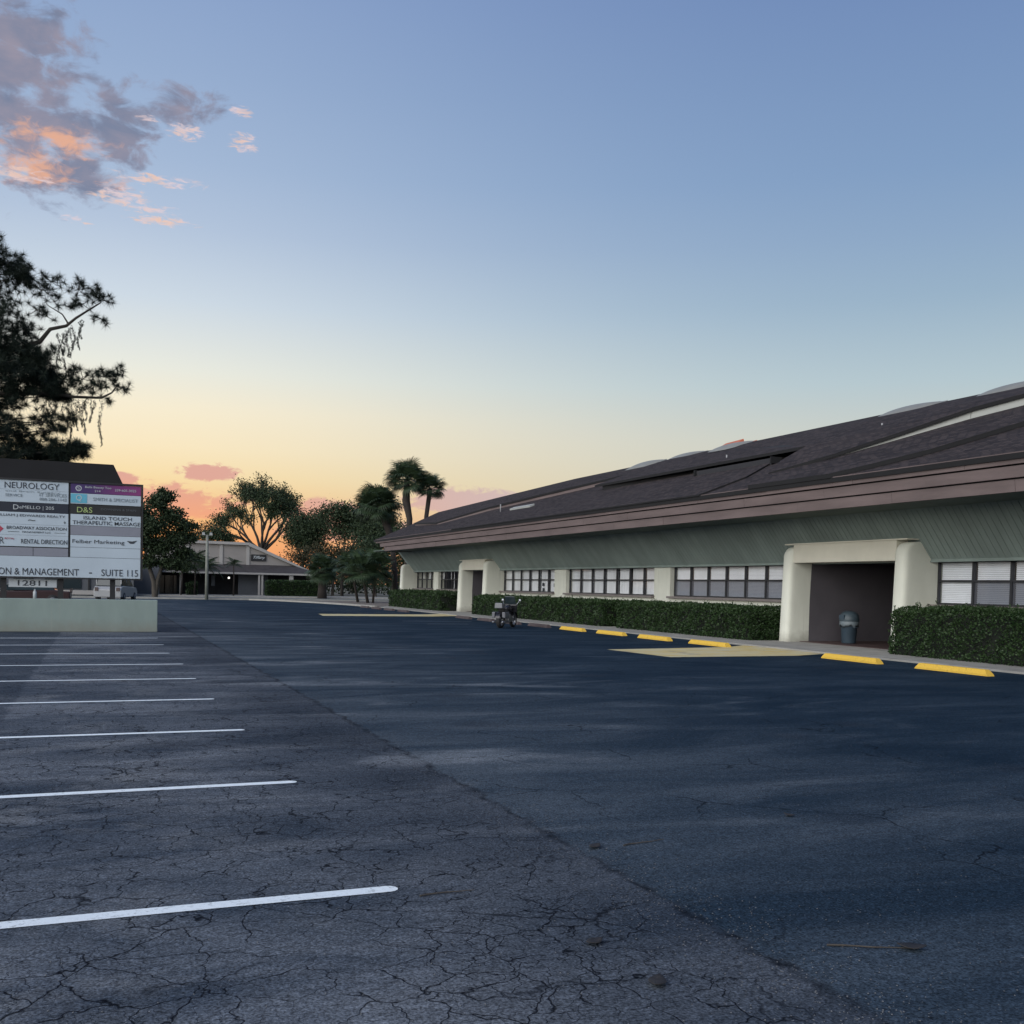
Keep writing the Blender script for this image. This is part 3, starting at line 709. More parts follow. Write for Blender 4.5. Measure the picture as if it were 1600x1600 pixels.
# windows
def window(yf, yn, n, style):
    fr = MB(); x0, x1 = 21.40, 21.47
    pit = (yf - yn) / n; zm = 1.99
    fr.box(x0, x1, yn, yf, WZ1 - .045, WZ1 - .002).box(x0, x1, yn, yf, WZ0, WZ0 + .045)
    fr.box(x0 - .005, x1, yn + .001, yf - .001, zm - .028, zm + .028)
    for i in range(n + 1):
        y = yf - pit * i; wdt = .035
        fr.box(x0 - .012, x1 + .01, max(yn, y - wdt), min(yf, y + wdt), WZ0 + .001, WZ1 - .003)
    W = fr.build('window', X['frame'], B)
    MB().box(21.06, 21.46, yn - (.05 if style != 'x' else 0), yf + .05, 1.27, 1.349).build('sill', X['sill'], W)
    for i in range(n):
        ya, yb = yf - pit * (i + 1) + .036, yf - pit * i - .036
        for lo in (0, 1):
            z0, z1 = (WZ0 + .046, zm - .029) if lo else (zm + .029, WZ1 - .046)
            g = X['screen'] if (lo and (style == 'screen' or (style == 'blind' and i > 0))) else X['glass']
            pm = MB(); pm.v = [(21.43, yb, z0), (21.43, ya, z0), (21.43, ya, z1), (21.43, yb, z1)]; pm.f = [(0, 1, 2, 3)]; pm.build('pane', g, W)
        if style == 'blind' or (style == 'screen' and i >= 2):
            b = MB(); z = WZ0 + .05
            ang = .6 if (style == 'blind') else 1
            while z < WZ1 - .05:
                b.v += [(21.50, ya + .01, z), (21.50, yb - .01, z), (21.525 if ang < 1 else 21.508, yb - .01, z + .044), (21.525 if ang < 1 else 21.508, ya + .01, z + .044)]
                m_ = len(b.v) - 4; b.f.append((m_, m_ + 1, m_ + 2, m_ + 3)); z += .048
            b.build('blind', X['white'], W)
        elif style == 'screen':
            MB().box(21.52, 21.53, ya, yb - .0, WZ0 + .03, WZ1 - .04).build('blind', X['white'], W) if i < 2 else None
        elif style in ('curtain', 'curtain2'):
            b = MB(); n_ = 26; gap = (.16 if (i in (3,)) else 0)
            for j in range(n_ + 1):
                y = ya + (yb - ya) * j / n_; xx = 21.53 + .02 * math.sin(j * 1.35 + i) * (1 if (i in (3, 4)) else .25)
                b.v += [(xx, y, WZ0 + .03), (xx, y, WZ1 - .03)]
            for j in range(n_):
                b.f.append((2 * j, 2 * j + 2, 2 * j + 3, 2 * j + 1))
            b.build('curtain', X['curtain'], W)
        elif style == 'dark':
            for q in range(6):
                if random.random() < .33:
                    y = ya + (q + .5) * (yb - ya) / 6
                    MB().box(21.52, 21.525, y - .05, y + .05, zm if random.random() < .8 else WZ0 + .04, WZ1 - .05).build('blind_slat', X['curtain'], W)
    return W
for wv in wins: W = window(*wv)
# room behind the glass
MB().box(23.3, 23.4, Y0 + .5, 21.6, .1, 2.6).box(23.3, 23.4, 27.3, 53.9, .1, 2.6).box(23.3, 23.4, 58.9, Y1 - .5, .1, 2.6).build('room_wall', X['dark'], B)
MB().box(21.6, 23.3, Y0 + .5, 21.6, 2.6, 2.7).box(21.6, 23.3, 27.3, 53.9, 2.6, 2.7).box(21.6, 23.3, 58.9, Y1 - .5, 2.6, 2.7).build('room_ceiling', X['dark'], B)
# small pictures taped in the far curtain window
for (yy, zz_) in [(48.75, 1.75), (48.72, 1.48), (47.3, 1.72)]:
    MB().box(21.47, 21.475, yy - .12, yy + .12, zz_ - .09, zz_ + .09).build('paper_note', X['ink'], B)

# portals
def pilaster(y0, y1):
    """fin with a half-round nose and a rounded, back-sloping top"""
    r = (y1 - y0) / 2; yc = (y0 + y1) / 2
    secs = []
    for z, f in [(0.04, 0), (2.62, 0), (2.76, .004), (2.86, .04), (2.94, .09), (3.0, .17), (3.03, .28), (3.045, .42)]:
        pts = []
        nn = 12
        for i in range(nn + 1):
            t = math.pi / 2 + math.pi * i / nn
            cx_, sy_ = math.cos(t), math.sin(t); ex_ = .62
            bt = -.10 * max(0, 1 - z / 1.6) ** 1.5
            pts.append((20.24 + .26 + f + bt - abs(cx_) ** ex_ * .26, yc + math.copysign(abs(sy_) ** ex_, sy_) * r * (1 - f * .25), z))
        pts.append((21.6, y0 + .002, z)); pts.append((21.6, y1 - .002, z))
        secs.append(pts)
    b = MB(); n = len(secs[0])
    for s_ in secs: b.v += s_
    for i in range(len(secs) - 1):
        for j in range(n): b.f.append((i * n + j, i * n + (j + 1) % n, (i + 1) * n + (j + 1) % n, (i + 1) * n + j))
    b.f.append(tuple(range(n))[::-1]); b.f.append(tuple((len(secs) - 1) * n + j for j in range(n)))
    o = b.build('pilaster', X['stucco'], B)
    me = o.data; me.polygons.foreach_set('use_smooth', [True] * len(me.polygons))
    md = o.modifiers.new('e', 'EDGE_SPLIT'); md.split_angle = R(35)
    return o
for (ya, yb) in portals:
    pilaster(ya, ya + .48); pilaster(yb - .48, yb)
    MB().box(20.345, 21.2, ya + .46, yb - .46, 2.53, 3.09).build('portal_header', X['header'], B)
    MB().box(20.30, 21.0, ya + .02, yb - .06, 3.092, 3.13).build('portal_cap', X['header'], B)
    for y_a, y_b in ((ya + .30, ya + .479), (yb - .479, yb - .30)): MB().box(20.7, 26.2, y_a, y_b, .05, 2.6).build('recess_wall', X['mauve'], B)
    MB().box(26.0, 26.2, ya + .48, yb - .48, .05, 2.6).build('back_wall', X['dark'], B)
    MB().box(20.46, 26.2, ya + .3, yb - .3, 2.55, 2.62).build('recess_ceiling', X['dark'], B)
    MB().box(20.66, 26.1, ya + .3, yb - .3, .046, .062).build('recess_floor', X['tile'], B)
    d = MB().box(25.9, 25.98, ya + 1.4, ya + 2.5, .06, 2.15).build('door', X['black'], B)
    MB().tube([(25.88, ya + 1.5, 1.0), (25.88, ya + 1.5, 1.2)], .02).build('handle', X['chrome'], d)
pilaster(71.05, 71.53)

# ------------------------------------------------------------------ hedges
def hedge(name, x0, x1, y0, y1, h, n, label, size=0.055, m='hedge'):
    root = thing(name, label, 'hedge', ((x0 + x1) / 2, (y0 + y1) / 2, .04), 0, 'clipped hedges along the office wall')
    cx, cy = (x0 + x1) / 2, (y0 + y1) / 2
    hx, hy = (x1 - x0) / 2, (y1 - y0) / 2
    def f(P):
        # lumpy outline
        b = .06 * np.sin(P[:, 1] * 2.3 + 1.1) + .055 * np.sin(P[:, 1] * 5.1 + P[:, 2] * 4 + P[:, 0] * 3) + .045 * np.sin(P[:, 0] * 7 + P[:, 2] * 9 + P[:, 1] * 1.7) + .035 * np.sin(P[:, 1] * 13 + P[:, 2] * 11)
        return b
    A = {'f': 2 * hy * h, 't': 2 * hy * 2 * hx, 's': 2 * hx * h}
    nf, nt, ns = [int(n * A[q] / (A['f'] + A['t'] + 2 * A['s'])) for q in 'fts']; ns = int(ns * 1.8)
    P = []; N = []
    u = rng.random((nf, 3)); p = np.c_[-hx + 0 * u[:, 0], (u[:, 1] * 2 - 1) * hy, u[:, 2] * h]; P.append(p); N.append(np.tile([-1, 0, .3], (nf, 1)))
    u = rng.random((nt, 3)); p = np.c_[(u[:, 0] * 2 - 1) * hx, (u[:, 1] * 2 - 1) * hy, h + 0 * u[:, 0]]; P.append(p); N.append(np.tile([0, 0, 1.], (nt, 1)))
    for sg in (-1, 1):
        u = rng.random((ns, 3)); p = np.c_[(u[:, 0] * 2 - 1) * hx, sg * hy + 0 * u[:, 0], u[:, 2] * h]; P.append(p); N.append(np.tile([0, sg, .3], (ns, 1)))
    P = np.concatenate(P); N = np.concatenate(N).astype(float)
    W_ = P + [cx, cy, 0]
    depth = np.abs(rng.normal(0, .06, len(P))) - .03 + .10 * (np.sin(W_[:, 1] * 3.7 + W_[:, 2] * 6.1 + W_[:, 0] * 4) > .93)
    off = f(W_) - depth
    P = P + N * off[:, None]
    # round the shoulders
    rr = .32
    ex = np.clip(np.abs(P[:, 0]) - (hx - rr), 0, None); ey = np.clip(np.abs(P[:, 1]) - (hy - rr), 0, None); ez = np.clip(P[:, 2] - (h - rr), 0, None)
    e = np.sqrt(ex ** 2 + ey ** 2 + ez ** 2); k_ = np.where(e > rr, rr / np.maximum(e, 1e-6), 1)
    k2 = .45 + .55 * k_
    P[:, 0] = np.sign(P[:, 0]) * (np.abs(P[:, 0]) - ex + ex * k2); P[:, 1] = np.sign(P[:, 1]) * (np.abs(P[:, 1]) - ey + ey * k2); P[:, 2] = P[:, 2] - ez + ez * k2
    V = leaves(P, size, .55, 0, N)
    o = link('foliage', npmesh('foliage', V, 4, X[m]), root); tag(o, kind='stuff')
    # stray shoots above the clipped top and on the face
    ns_ = int(2 * hy * 16); sp = np.c_[rng.uniform(-hx, hx, ns_), rng.uniform(-hy, hy, ns_), np.full(ns_, h)]
    face = rng.random(ns_) < .3; sp[face, 0] = -hx; sp[face, 2] = rng.uniform(.3, h, face.sum())
    up_ = np.where(face[:, None], [-.7, 0, .6], [0, 0, 1.]) + rng.normal(0, .25, (ns_, 3)); ln_ = rng.uniform(.04, .17, ns_)
    rep_ = 12; t_ = rng.random((ns_, rep_)); SP = (sp[:, None] + up_[:, None] * (ln_[:, None] * t_)[..., None]).reshape(-1, 3)
    V = np.concatenate([V, leaves(SP, size * .85, .5)])
    o.data = npmesh('foliage', V, 4, X[m])
    li = max(60, int(2 * hy * 14)); LP = np.c_[-hx - np.abs(rng.normal(0, .12, li)), rng.uniform(-hy, hy, li), np.full(li, .012)]
    lv = leaves(LP, .05, .6); lv[:, 2] = .010 + .012 * rng.random(len(lv))
    o2 = link('leaf_litter', npmesh('leaf_litter', lv, 4, X['leafdry']), root); tag(o2, kind='stuff')
    MB().box(-hx + .15, hx - .1, -hy + .07, hy - .07, 0, h - .13).build('core', X['hedgecore'], root, False, .06)
    return root
hedge('hedge', 19.12, 21.0, 6.0, 21.1, 1.22, 60000, 'bushy clipped hedge under the blinds at the right edge, beside the near portal', .062)
hedge('hedge', 19.2, 20.9, 27.45, 36.35, 1.02, 26000, 'dark clipped hedge left of the near portal, under screened windows', .075)
hedge('hedge', 19.2, 20.9, 37.65, 53.3, 1.0, 28000, 'long dark clipped hedge behind the parked motorcycle', .085)
hedge('hedge', 19.2, 20.9, 59.2, 70.7, 1.10, 13000, 'green clipped hedge at the far end of the office building, left of the far portal', .10)

# ------------------------------------------------------------------ bins
def bin_(loc, label):
    r = thing('trash_can', label, 'trash can', loc, 0, 'trash cans in the portals')
    MB().lathe([(.0, 0), (.20, 0), (.215, .03), (.25, .60), (.27, .62), (.27, .66), (.25, .66)], 28).build('body', X['can'], r, True)
    V = MB(); seg = 40
    prof = [(.262, .56), (.285, .52), (.292, .60), (.285, .68), (.268, .70)]
    V.lathe(prof, seg)
    for i in range(len(V.v)):
        x, y, z = V.v[i]; a = math.atan2(y, x)
        if z < .6: z += .03 * math.sin(a * 5) + .02 * math.sin(a * 9 + 1); V.v[i] = (x * (1 + .02 * math.sin(a * 13)), y * (1 + .02 * math.sin(a * 13)), z)
    V.build('bin_liner', X['bag'], r, True)
    l = MB().lathe([(.29, .68), (.30, .72), (.29, .80), (.26, .90), (.18, .97), (.08, 1.0), (0, 1.0)], 28).build('lid', X['canlid'], r, True)
    MB().box(-.302, -.20, -.11, .11, .74, .88).build('flap', X['can'], l)
    for s in (-1, 1): MB().tube([(-.05, s * .26, .5), (-.05, s * .32, .5), (.05, s * .32, .5), (.05, s * .26, .5)], .013, 6).build('handle', X['can'], r)
    return r
bin_((21.55, 25.45, .062), 'round blue grey trash can with domed lid inside the near portal')
bin_((21.3, 56.2, .062), 'round dark trash can with pale liner inside the far portal')

# ------------------------------------------------------------------ motorcycle
mc = thing('motorcycle', 'black and silver touring motorcycle parked on the asphalt by the long hedge', 'motorcycle', (14.90, 37.3, 0), R(46))
mc.scale = (.88, .88, .88)
def wheel(parent, x, r, wdt=.07):
    w_ = MB().lathe([(r - .09, -wdt), (r - .02, -wdt), (r, -wdt * .5), (r, wdt * .5), (r - .02, wdt), (r - .09, wdt), (r - .09, -wdt)], 28, (x, 0, r), 'y').build('wheel', X['tyre'], parent, True)
    rim = MB().lathe([(r - .11, -.05), (r - .088, -.06), (r - .088, .06), (r - .11, .05), (r - .11, -.05)], 28, (x, 0, r), 'y')
    for q in range(9):
        a = q * 2 * math.pi / 9
        rim.tube([(x, 0, r), (x + (r - .10) * math.cos(a), .0, r + (r - .10) * math.sin(a))], .018, 6)
    rim.lathe([(0, -.07), (.06, -.06), (.06, .06), (0, .07)], 14, (x, 0, r), 'y')
    rim.build('rim', X['chrome'], w_)
    return w_
wheel(mc, -.72, .33, .085); wheel(mc, .74, .33, .065)
MB().lathe([(0, -.15), (.17, -.15), (.19, -.1), (.19, .1), (.17, .15), (0, .15)], 18, (.02, 0, .42), 'y').box(-.22, .28, -.19, .19, .30, .52).build('engine', X['chrome'], mc, False, .02)
MB().tube([(-.72, 0, .33), (-.3, 0, .62), (.35, 0, .82), (.52, 0, .70), (.20, 0, .26), (-.3, 0, .26), (-.72, 0, .33)], .035, 8).build('frame', X['gloss'], mc)
tk = MB().lathe([(0, -.32), (.10, -.28), (.16, -.12), (.17, .08), (.13, .26), (0, .30)], 16, (.18, 0, .84), 'x'); tk.build('fuel_tank', X['gloss'], mc, True)
MB().hexa([(-.62, -.15, .70), (-.05, -.15, .68), (-.05, .15, .68), (-.62, .15, .70)], [(-.66, -.13, .86), (-.05, -.10, .78), (-.05, .10, .78), (-.66, .13, .86)]).build('seat', X['black'], mc, False, .03)
for s in (-1, 1):
    MB().hexa([(-.98, s * .18, .45), (-.50, s * .18, .45), (-.50, s * .33, .45), (-.95, s * .33, .45)], [(-.98, s * .16, .70), (-.47, s * .16, .70), (-.47, s * .31, .70), (-.98, s * .31, .70)]).build('saddlebag', X['silver'], mc, False, .03)
    MB().tube([(.0, s * .17, .3), (-.3, s * .22, .26), (-1.05, s * .22, .26)], [.03, .04, .05], 10).build('exhaust', X['chrome'], mc, True)
    MB().tube([(.74, s * .09, .33), (.62, s * .09, .66), (.50, s * .09, .96)], .028, 8).build('fork', X['chrome'], mc, True)
    mr_ = MB().tube([(.40, s * .30, 1.02), (.48, s * .38, 1.16)], .012, 6).build('mirror_stem', X['chrome'], mc)
    MB().lathe([(0, -.015), (.07, -.012), (.075, .0), (.07, .004), (0, .015)], 14, (.49, s * .41, 1.20), 'x').build('mirror', X['chrome'], mr_, True)
MB().hexa([(-1.0, -.19, .86), (-.62, -.19, .86), (-.62, .19, .86), (-1.0, .19, .86)], [(-.98, -.17, 1.10), (-.66, -.17, 1.08), (-.66, .17, 1.08), (-.98, .17, 1.10)]).build('top_box', X['silver'], mc, False, .03)
MB().tube([(.34, -.40, 1.0), (.42, -.2, 1.03), (.46, 0, 1.0), (.42, .2, 1.03), (.34, .40, 1.0)], .018, 8).build('handlebar', X['gloss'], mc, True)
fr_ = MB().hexa([(.46, -.30, .66), (.82, -.14, .72), (.82, .14, .72), (.46, .30, .66)], [(.40, -.34, 1.02), (.70, -.18, 1.02), (.70, .18, 1.02), (.40, .34, 1.02)]).build('fairing', X['gloss'], mc, False, .04)
MB().hexa([(.44, -.27, 1.0), (.68, -.16, 1.0), (.68, .16, 1.0), (.44, .27, 1.0)], [(.28, -.25, 1.38), (.38, -.16, 1.40), (.38, .16, 1.40), (.28, .25, 1.38)]).build('windscreen', X['glassdark'], mc, False, .02)
MB().lathe([(0, .10), (.09, .08), (.10, 0), (.09, -.06), (0, -.06)], 16, (.80, 0, .84), 'x').build('headlight', X['silver'], mc, True)
for xx, sx_ in ((-.72, 1), (.74, 1)):
    f_ = MB(); n = 10
    for i in range(n + 1):
        a = R(15 + i * 150 / n)
        for yy in (-.10, .10): f_.v.append((xx + .38 * math.cos(a), yy, .33 + .38 * math.sin(a)))
    for i in range(n): f_.f.append((2 * i, 2 * i + 2, 2 * i + 3, 2 * i + 1))
    f_.build('mudguard', X['gloss'], mc, True)

# ------------------------------------------------------------------ tenant sign
SY = 33.0
S = thing('tenant_sign', 'large white office tenant directory sign on black posts with dark shingled top', 'sign', (0, SY, 0))
S.location = (0, 0, 0)
XL, XR = -4.35, 1.30
base = MB().box(-4.9, 1.74, SY - .02, SY + .55, 0, .97).build('sign_base', X['signwall'], None, False, .02)
tag(base, 'low mint green stucco planter wall under the tenant sign', 'low wall')
for px_ in (-3.96, -2.50, -.98, .46):
    MB().box(px_ - .075, px_ + .075, SY + .22, SY + .38, .97, 4.35).build('post', X['black'], S)
MB().box(XL, XR, SY + .05, SY + .22, 1.56, 1.60).box(XL, XR, SY + .05, SY + .22, 4.40, 4.45).box(XR - .045, XR, SY + .05, SY + .22, 1.602, 4.398).box(XL, XL + .045, SY + .05, SY + .22, 1.602, 4.398).build('frame', X['black'], S)
MB().box(XL + .05, XR - .05, SY + .12, SY + .20, 1.61, 4.39).build('backing', X['black'], S)
MB().hexa([(XL - .1, SY + .18, 4.42), (.74, SY + .18, 4.42), (.74, SY + .9, 4.42), (XL - .1, SY + .9, 4.42)], [(XL + .2, SY + .35, 5.03), (.46, SY + .35, 5.03), (.46, SY + .7, 5.03), (XL + .2, SY + .7, 5.03)]).build('sign_roof', X['roofedge'], S)
def panel(x0, x1, z0, z1, m): return MB().box(x0, x1, SY + .085, SY + .115, z0, z1).build('panel', X[m], S)
def text(s_, par, x0, x1, z0, z1, m='ink', bold=0.0):
    cu = bpy.data.curves.new('lettering', 'FONT'); cu.body = s_; cu.size = 1; cu.offset = bold; cu.extrude = .002
    cu.materials.append(X[m]); cu.resolution_u = 3
    o = link('lettering', cu, par); texts.append((o, x0, x1, z0, z1)); return o
texts = []
cL0, cL1, cR0, cR1 = XL + .05, -.775, -.715, 1.235
p = panel(cL0, cL1, 4.125, 4.395, 'panel'); text('NEUROLOGY', p, -2.47, -1.02, 4.16, 4.34, 'ink')
p = panel(cL0, cL1, 3.765, 4.12, 'panel'); text('SERVICE', p, -2.45, -2.0, 3.92, 4.0, 'inkg'); text('IT SERVICES', p, -1.55, -.82, 3.96, 4.05, 'inkg'); text('888-286-1142', p, -1.55, -.82, 3.84, 3.92, 'inkg')
text('and Brain Surgery', p, -2.45, -1.0, 4.05, 4.10, 'inkg')
p = panel(cL0, cL1, 3.485, 3.755, 'navy'); text('D', p, -2.24, -2.10, 3.55, 3.69, 'inkw'); text('eMELLO | 205', p, -2.08, -1.16, 3.55, 3.67, 'inkw')
p = panel(cL0, cL1, 3.125, 3.475, 'panel'); text('ILLIAM J EDWARDS REALTY', p, -2.60, -.86, 3.33, 3.42, 'ink'); text('~', p, -1.85, -1.66, 3.23, 3.27); text('9', p, -.90, -.85, 3.18, 3.25)
p = panel(cL0, cL1, 2.815, 3.12, 'panel'); text('BROADWAY ASSOCIATION', p, -2.41, -.82, 2.98, 3.07, 'ink', .003); text('MANAGEMENT LLC', p, -2.0, -1.25, 2.885, 2.93)
MB().box(-2.38, -2.08, SY + .078, SY + .084, 2.90, 2.91).box(-1.15, -.85, SY + .078, SY + .084, 2.90, 2.91).build('rule', X['ink'], p)
MB().hexa([(-2.72, SY + .078, 2.98), (-2.60, SY + .078, 2.87), (-2.49, SY + .078, 2.98), (-2.60, SY + .078, 3.08)][::-1], [(-2.72, SY + .084, 2.98), (-2.60, SY + .084, 2.87), (-2.49, SY + .084, 2.98), (-2.60, SY + .084, 3.08)][::-1]).build('emblem', X['red'], p)
p = panel(cL0, cL1, 2.485, 2.81, 'panel'); text('RENTAL DIRECTION', p, -2.03, -.80, 2.57, 2.70, 'ink', .003); text('R', p, -2.60, -2.47, 2.55, 2.74, 'inkdg'); text('ROYAL', p, -2.46, -2.20, 2.68, 2.73, 'red')
panel(cL0, -1.72, 2.215, 2.455, 'grey'); panel(-1.705, cL1, 2.215, 2.455, 'grey')
p = panel(cR0, cR1, 4.11, 4.385, 'purple')
MB().lathe([(.06, .078), (.085, .078)], 20, (-.50, SY, 4.25), 'y').build('emblem', X['inkw'], p)
text('S', p, -.535, -.465, 4.21, 4.29, 'inkw')
text('Bella Beauty Too', p, -.32, .40, 4.25, 4.33, 'inkw', .004); text('214', p, -.06, .10, 4.16, 4.22, 'inkw'); text('239-605-3025', p, .50, 1.10, 4.21, 4.28, 'inkw', .004)
p = panel(cR0, cR1, 3.795, 4.10, 'panel')
e_ = MB().box(-.71, -.27, SY + .078, SY + .084, 3.82, 4.085).build('logo', X['teal'], p); text('Q', p, -.57, -.41, 3.86, 4.05, 'inkw'); text('SMITH & SPECIALIST', p, -.10, 1.15, 3.90, 4.0, 'inkg')
p = panel(cR0, cR1, 3.495, 3.765, 'black'); text('D&S', p, -.54, -.12, 3.54, 3.70, 'inkgreen'); text('DOWNING & SPAIN', p, .12, 1.10, 3.63, 3.69, 'inkdg')
p = panel(cR0, cR1, 3.155, 3.485, 'panel'); text('ISLAND TOUCH', p, -.36, .98, 3.34, 3.44, 'ink', .003); text('THERAPEUTIC MASSAGE', p, -.66, 1.22, 3.19, 3.30, 'ink', .003)
panel(cR0, cR1, 2.875, 3.145, 'grey')
p = panel(cR0, cR1, 2.515, 2.865, 'panel'); text('Felber Marketing', p, -.66, .78, 2.60, 2.74, 'ink', 0)
MB().hexa([(.84, SY + .078, 2.74), (.94, SY + .078, 2.66), (1.04, SY + .078, 2.66), (1.14, SY + .078, 2.76), (1.0, SY + .078, 2.73)], [(.84, SY + .084, 2.74), (.94, SY + .084, 2.66), (1.04, SY + .084, 2.66), (1.14, SY + .084, 2.76), (1.0, SY + .084, 2.73)]).build('emblem', X['ink'], p)
panel(cR0, cR1, 2.215, 2.505, 'panel')
p = panel(cL0, cR1, 1.61, 2.205, 'panel'); text('ON & MANAGEMENT', p, -2.62, -.48, 1.66, 1.86, 'ink', 0); text('-', p, -.20, -.12, 1.74, 1.77, 'ink', .03); text('SUITE 115', p, .14, 1.17, 1.67, 1.87, 'ink', 0)
p = MB().box(-2.36, -1.08, SY + .19, SY + .215, 1.30, 1.53).build('number_plate', X['inkw'], S)
t_ = text('12811', p, -2.12, -1.34, 1.34, 1.50, 'ink', .012); plate_t = t_
bpy.context.view_layer.update()
for (o, x0, x1, z0, z1) in texts:
    bb = o.bound_box; w0 = min(c[0] for c in bb); w1 = max(c[0] for c in bb); h0 = min(c[1] for c in bb); h1 = max(c[1] for c in bb)
    sx_, sy_ = (x1 - x0) / max(w1 - w0, 1e-4), (z1 - z0) / max(h1 - h0, 1e-4)
    o.rotation_euler = (R(90), 0, 0); o.scale = (sx_, sy_, 1)
    o.location = (x0 - w0 * sx_, SY + (.187 if o is plate_t else .074), z0 - h0 * sy_)
tag(MB().lathe([(0, .97), (.05, .97), (.05, 1.16), (.03, 1.19), (.02, 1.25), (0, 1.25)], 14, (-1.67, SY + .3, 0)).build('marker_post', X['inkw'], None, True), 'small white post standing on the mint wall below the 12811 plate', 'post')

# ------------------------------------------------------------------ trees
def blob_points(blobs, n, zmin=0.3):
    """points in clumps: blobs = (x,y,z,rx,ry,rz)"""
    A = np.array([b[3] * b[4] * b[5] for b in blobs]) ** .7; A /= A.sum(); out = []
    for b, a in zip(blobs, A):
        m_ = max(8, int(n * a)); u = unit(m_) * (rng.random((m_, 1)) ** .5) * (1 + .22 * rng.normal(size=(m_, 1)))
        out.append(u * [b[3], b[4], b[5]] + [b[0], b[1], b[2]])
    P = np.concatenate(out); return P[P[:, 2] > zmin]
def branches(mb, base, h, spread, n, rad, levels=3, seed=1, lean=(0, 0)):
    """recursive limbs; returns tips"""
    rs = random.Random(seed); tips = []; mids = []
    def grow(p, d, ln, r, lv):
        pts = [p]; q = p.copy(); dd = d.copy()
        st = 4
        for i in range(st):
            dd = (dd + Vector((rs.uniform(-.16, .16), rs.uniform(-.16, .16), rs.uniform(-.06, .12)))).normalized()
            q = q + dd * ln / st; pts.append(q.copy())
        mb.tube(pts, [r * (1 - .5 * i / st) for i in range(st + 1)], 6 if lv < 2 else 4, False)
        if lv >= levels: tips.append(q.copy()); mids.append(pts[2]); return
        for j in range(n if lv else n + 1):
            a = rs.uniform(0, 6.28); t = rs.uniform(.35, .95) * spread
            nd = (dd + Vector((math.cos(a) * t, math.sin(a) * t, rs.uniform(-.05, .35)))).normalized()
            grow(pts[-1 if j < 2 else rs.choice([2, 3])], nd, ln * rs.uniform(.55, .85), r * .52, lv + 1)
    grow(Vector(base), Vector((lean[0], lean[1], 1)).normalized(), h * .34, rad, 0)
    return tips, mids
def tree(name, label, x, y, h, spread, nleaf, lsize, m='leaf', rad=.2, levels=4, n=2, seed=1, clump=.7, group=None, lean=(0, 0), trunkh=None):
    root = thing(name, label, 'tree', (x, y, 0), 0, group)
    b = MB(); tips, mids = branches(b, (0, 0, -.05), trunkh or h, spread, n, rad, levels, seed, lean)
    zt = max(t.z for t in tips); s = h / zt
    b.v = [(v[0] * s, v[1] * s, v[2] * s) for v in b.v]
    b.build('trunk', X['bark'], root, True)
    T = np.array([tuple(t * s) for t in tips + mids])
    idx = rng.integers(0, len(T), nleaf)
    P = T[idx] + rng.normal(size=(nleaf, 3)) * [clump, clump, clump * .62]
    o = link('crown', npmesh('crown', leaves(P, lsize, .6, .15), 4, X[m]), root)
    return root
def blobtree(name, label, x, y, blobs, nleaf, lsize, m='leaf', trunk=None, group=None, cat='tree'):
    root = thing(name, label, cat, (x, y, 0), 0, group)
    if trunk: 
        b = MB()
        for pts, rr in trunk: b.tube(pts, rr, 8, False)
        b.build('trunk', X['bark'], root, True)
    P = blob_points(blobs, nleaf)
    link('crown', npmesh('crown', leaves(P, lsize, .6, .2), 4, X[m]), root)
    return root

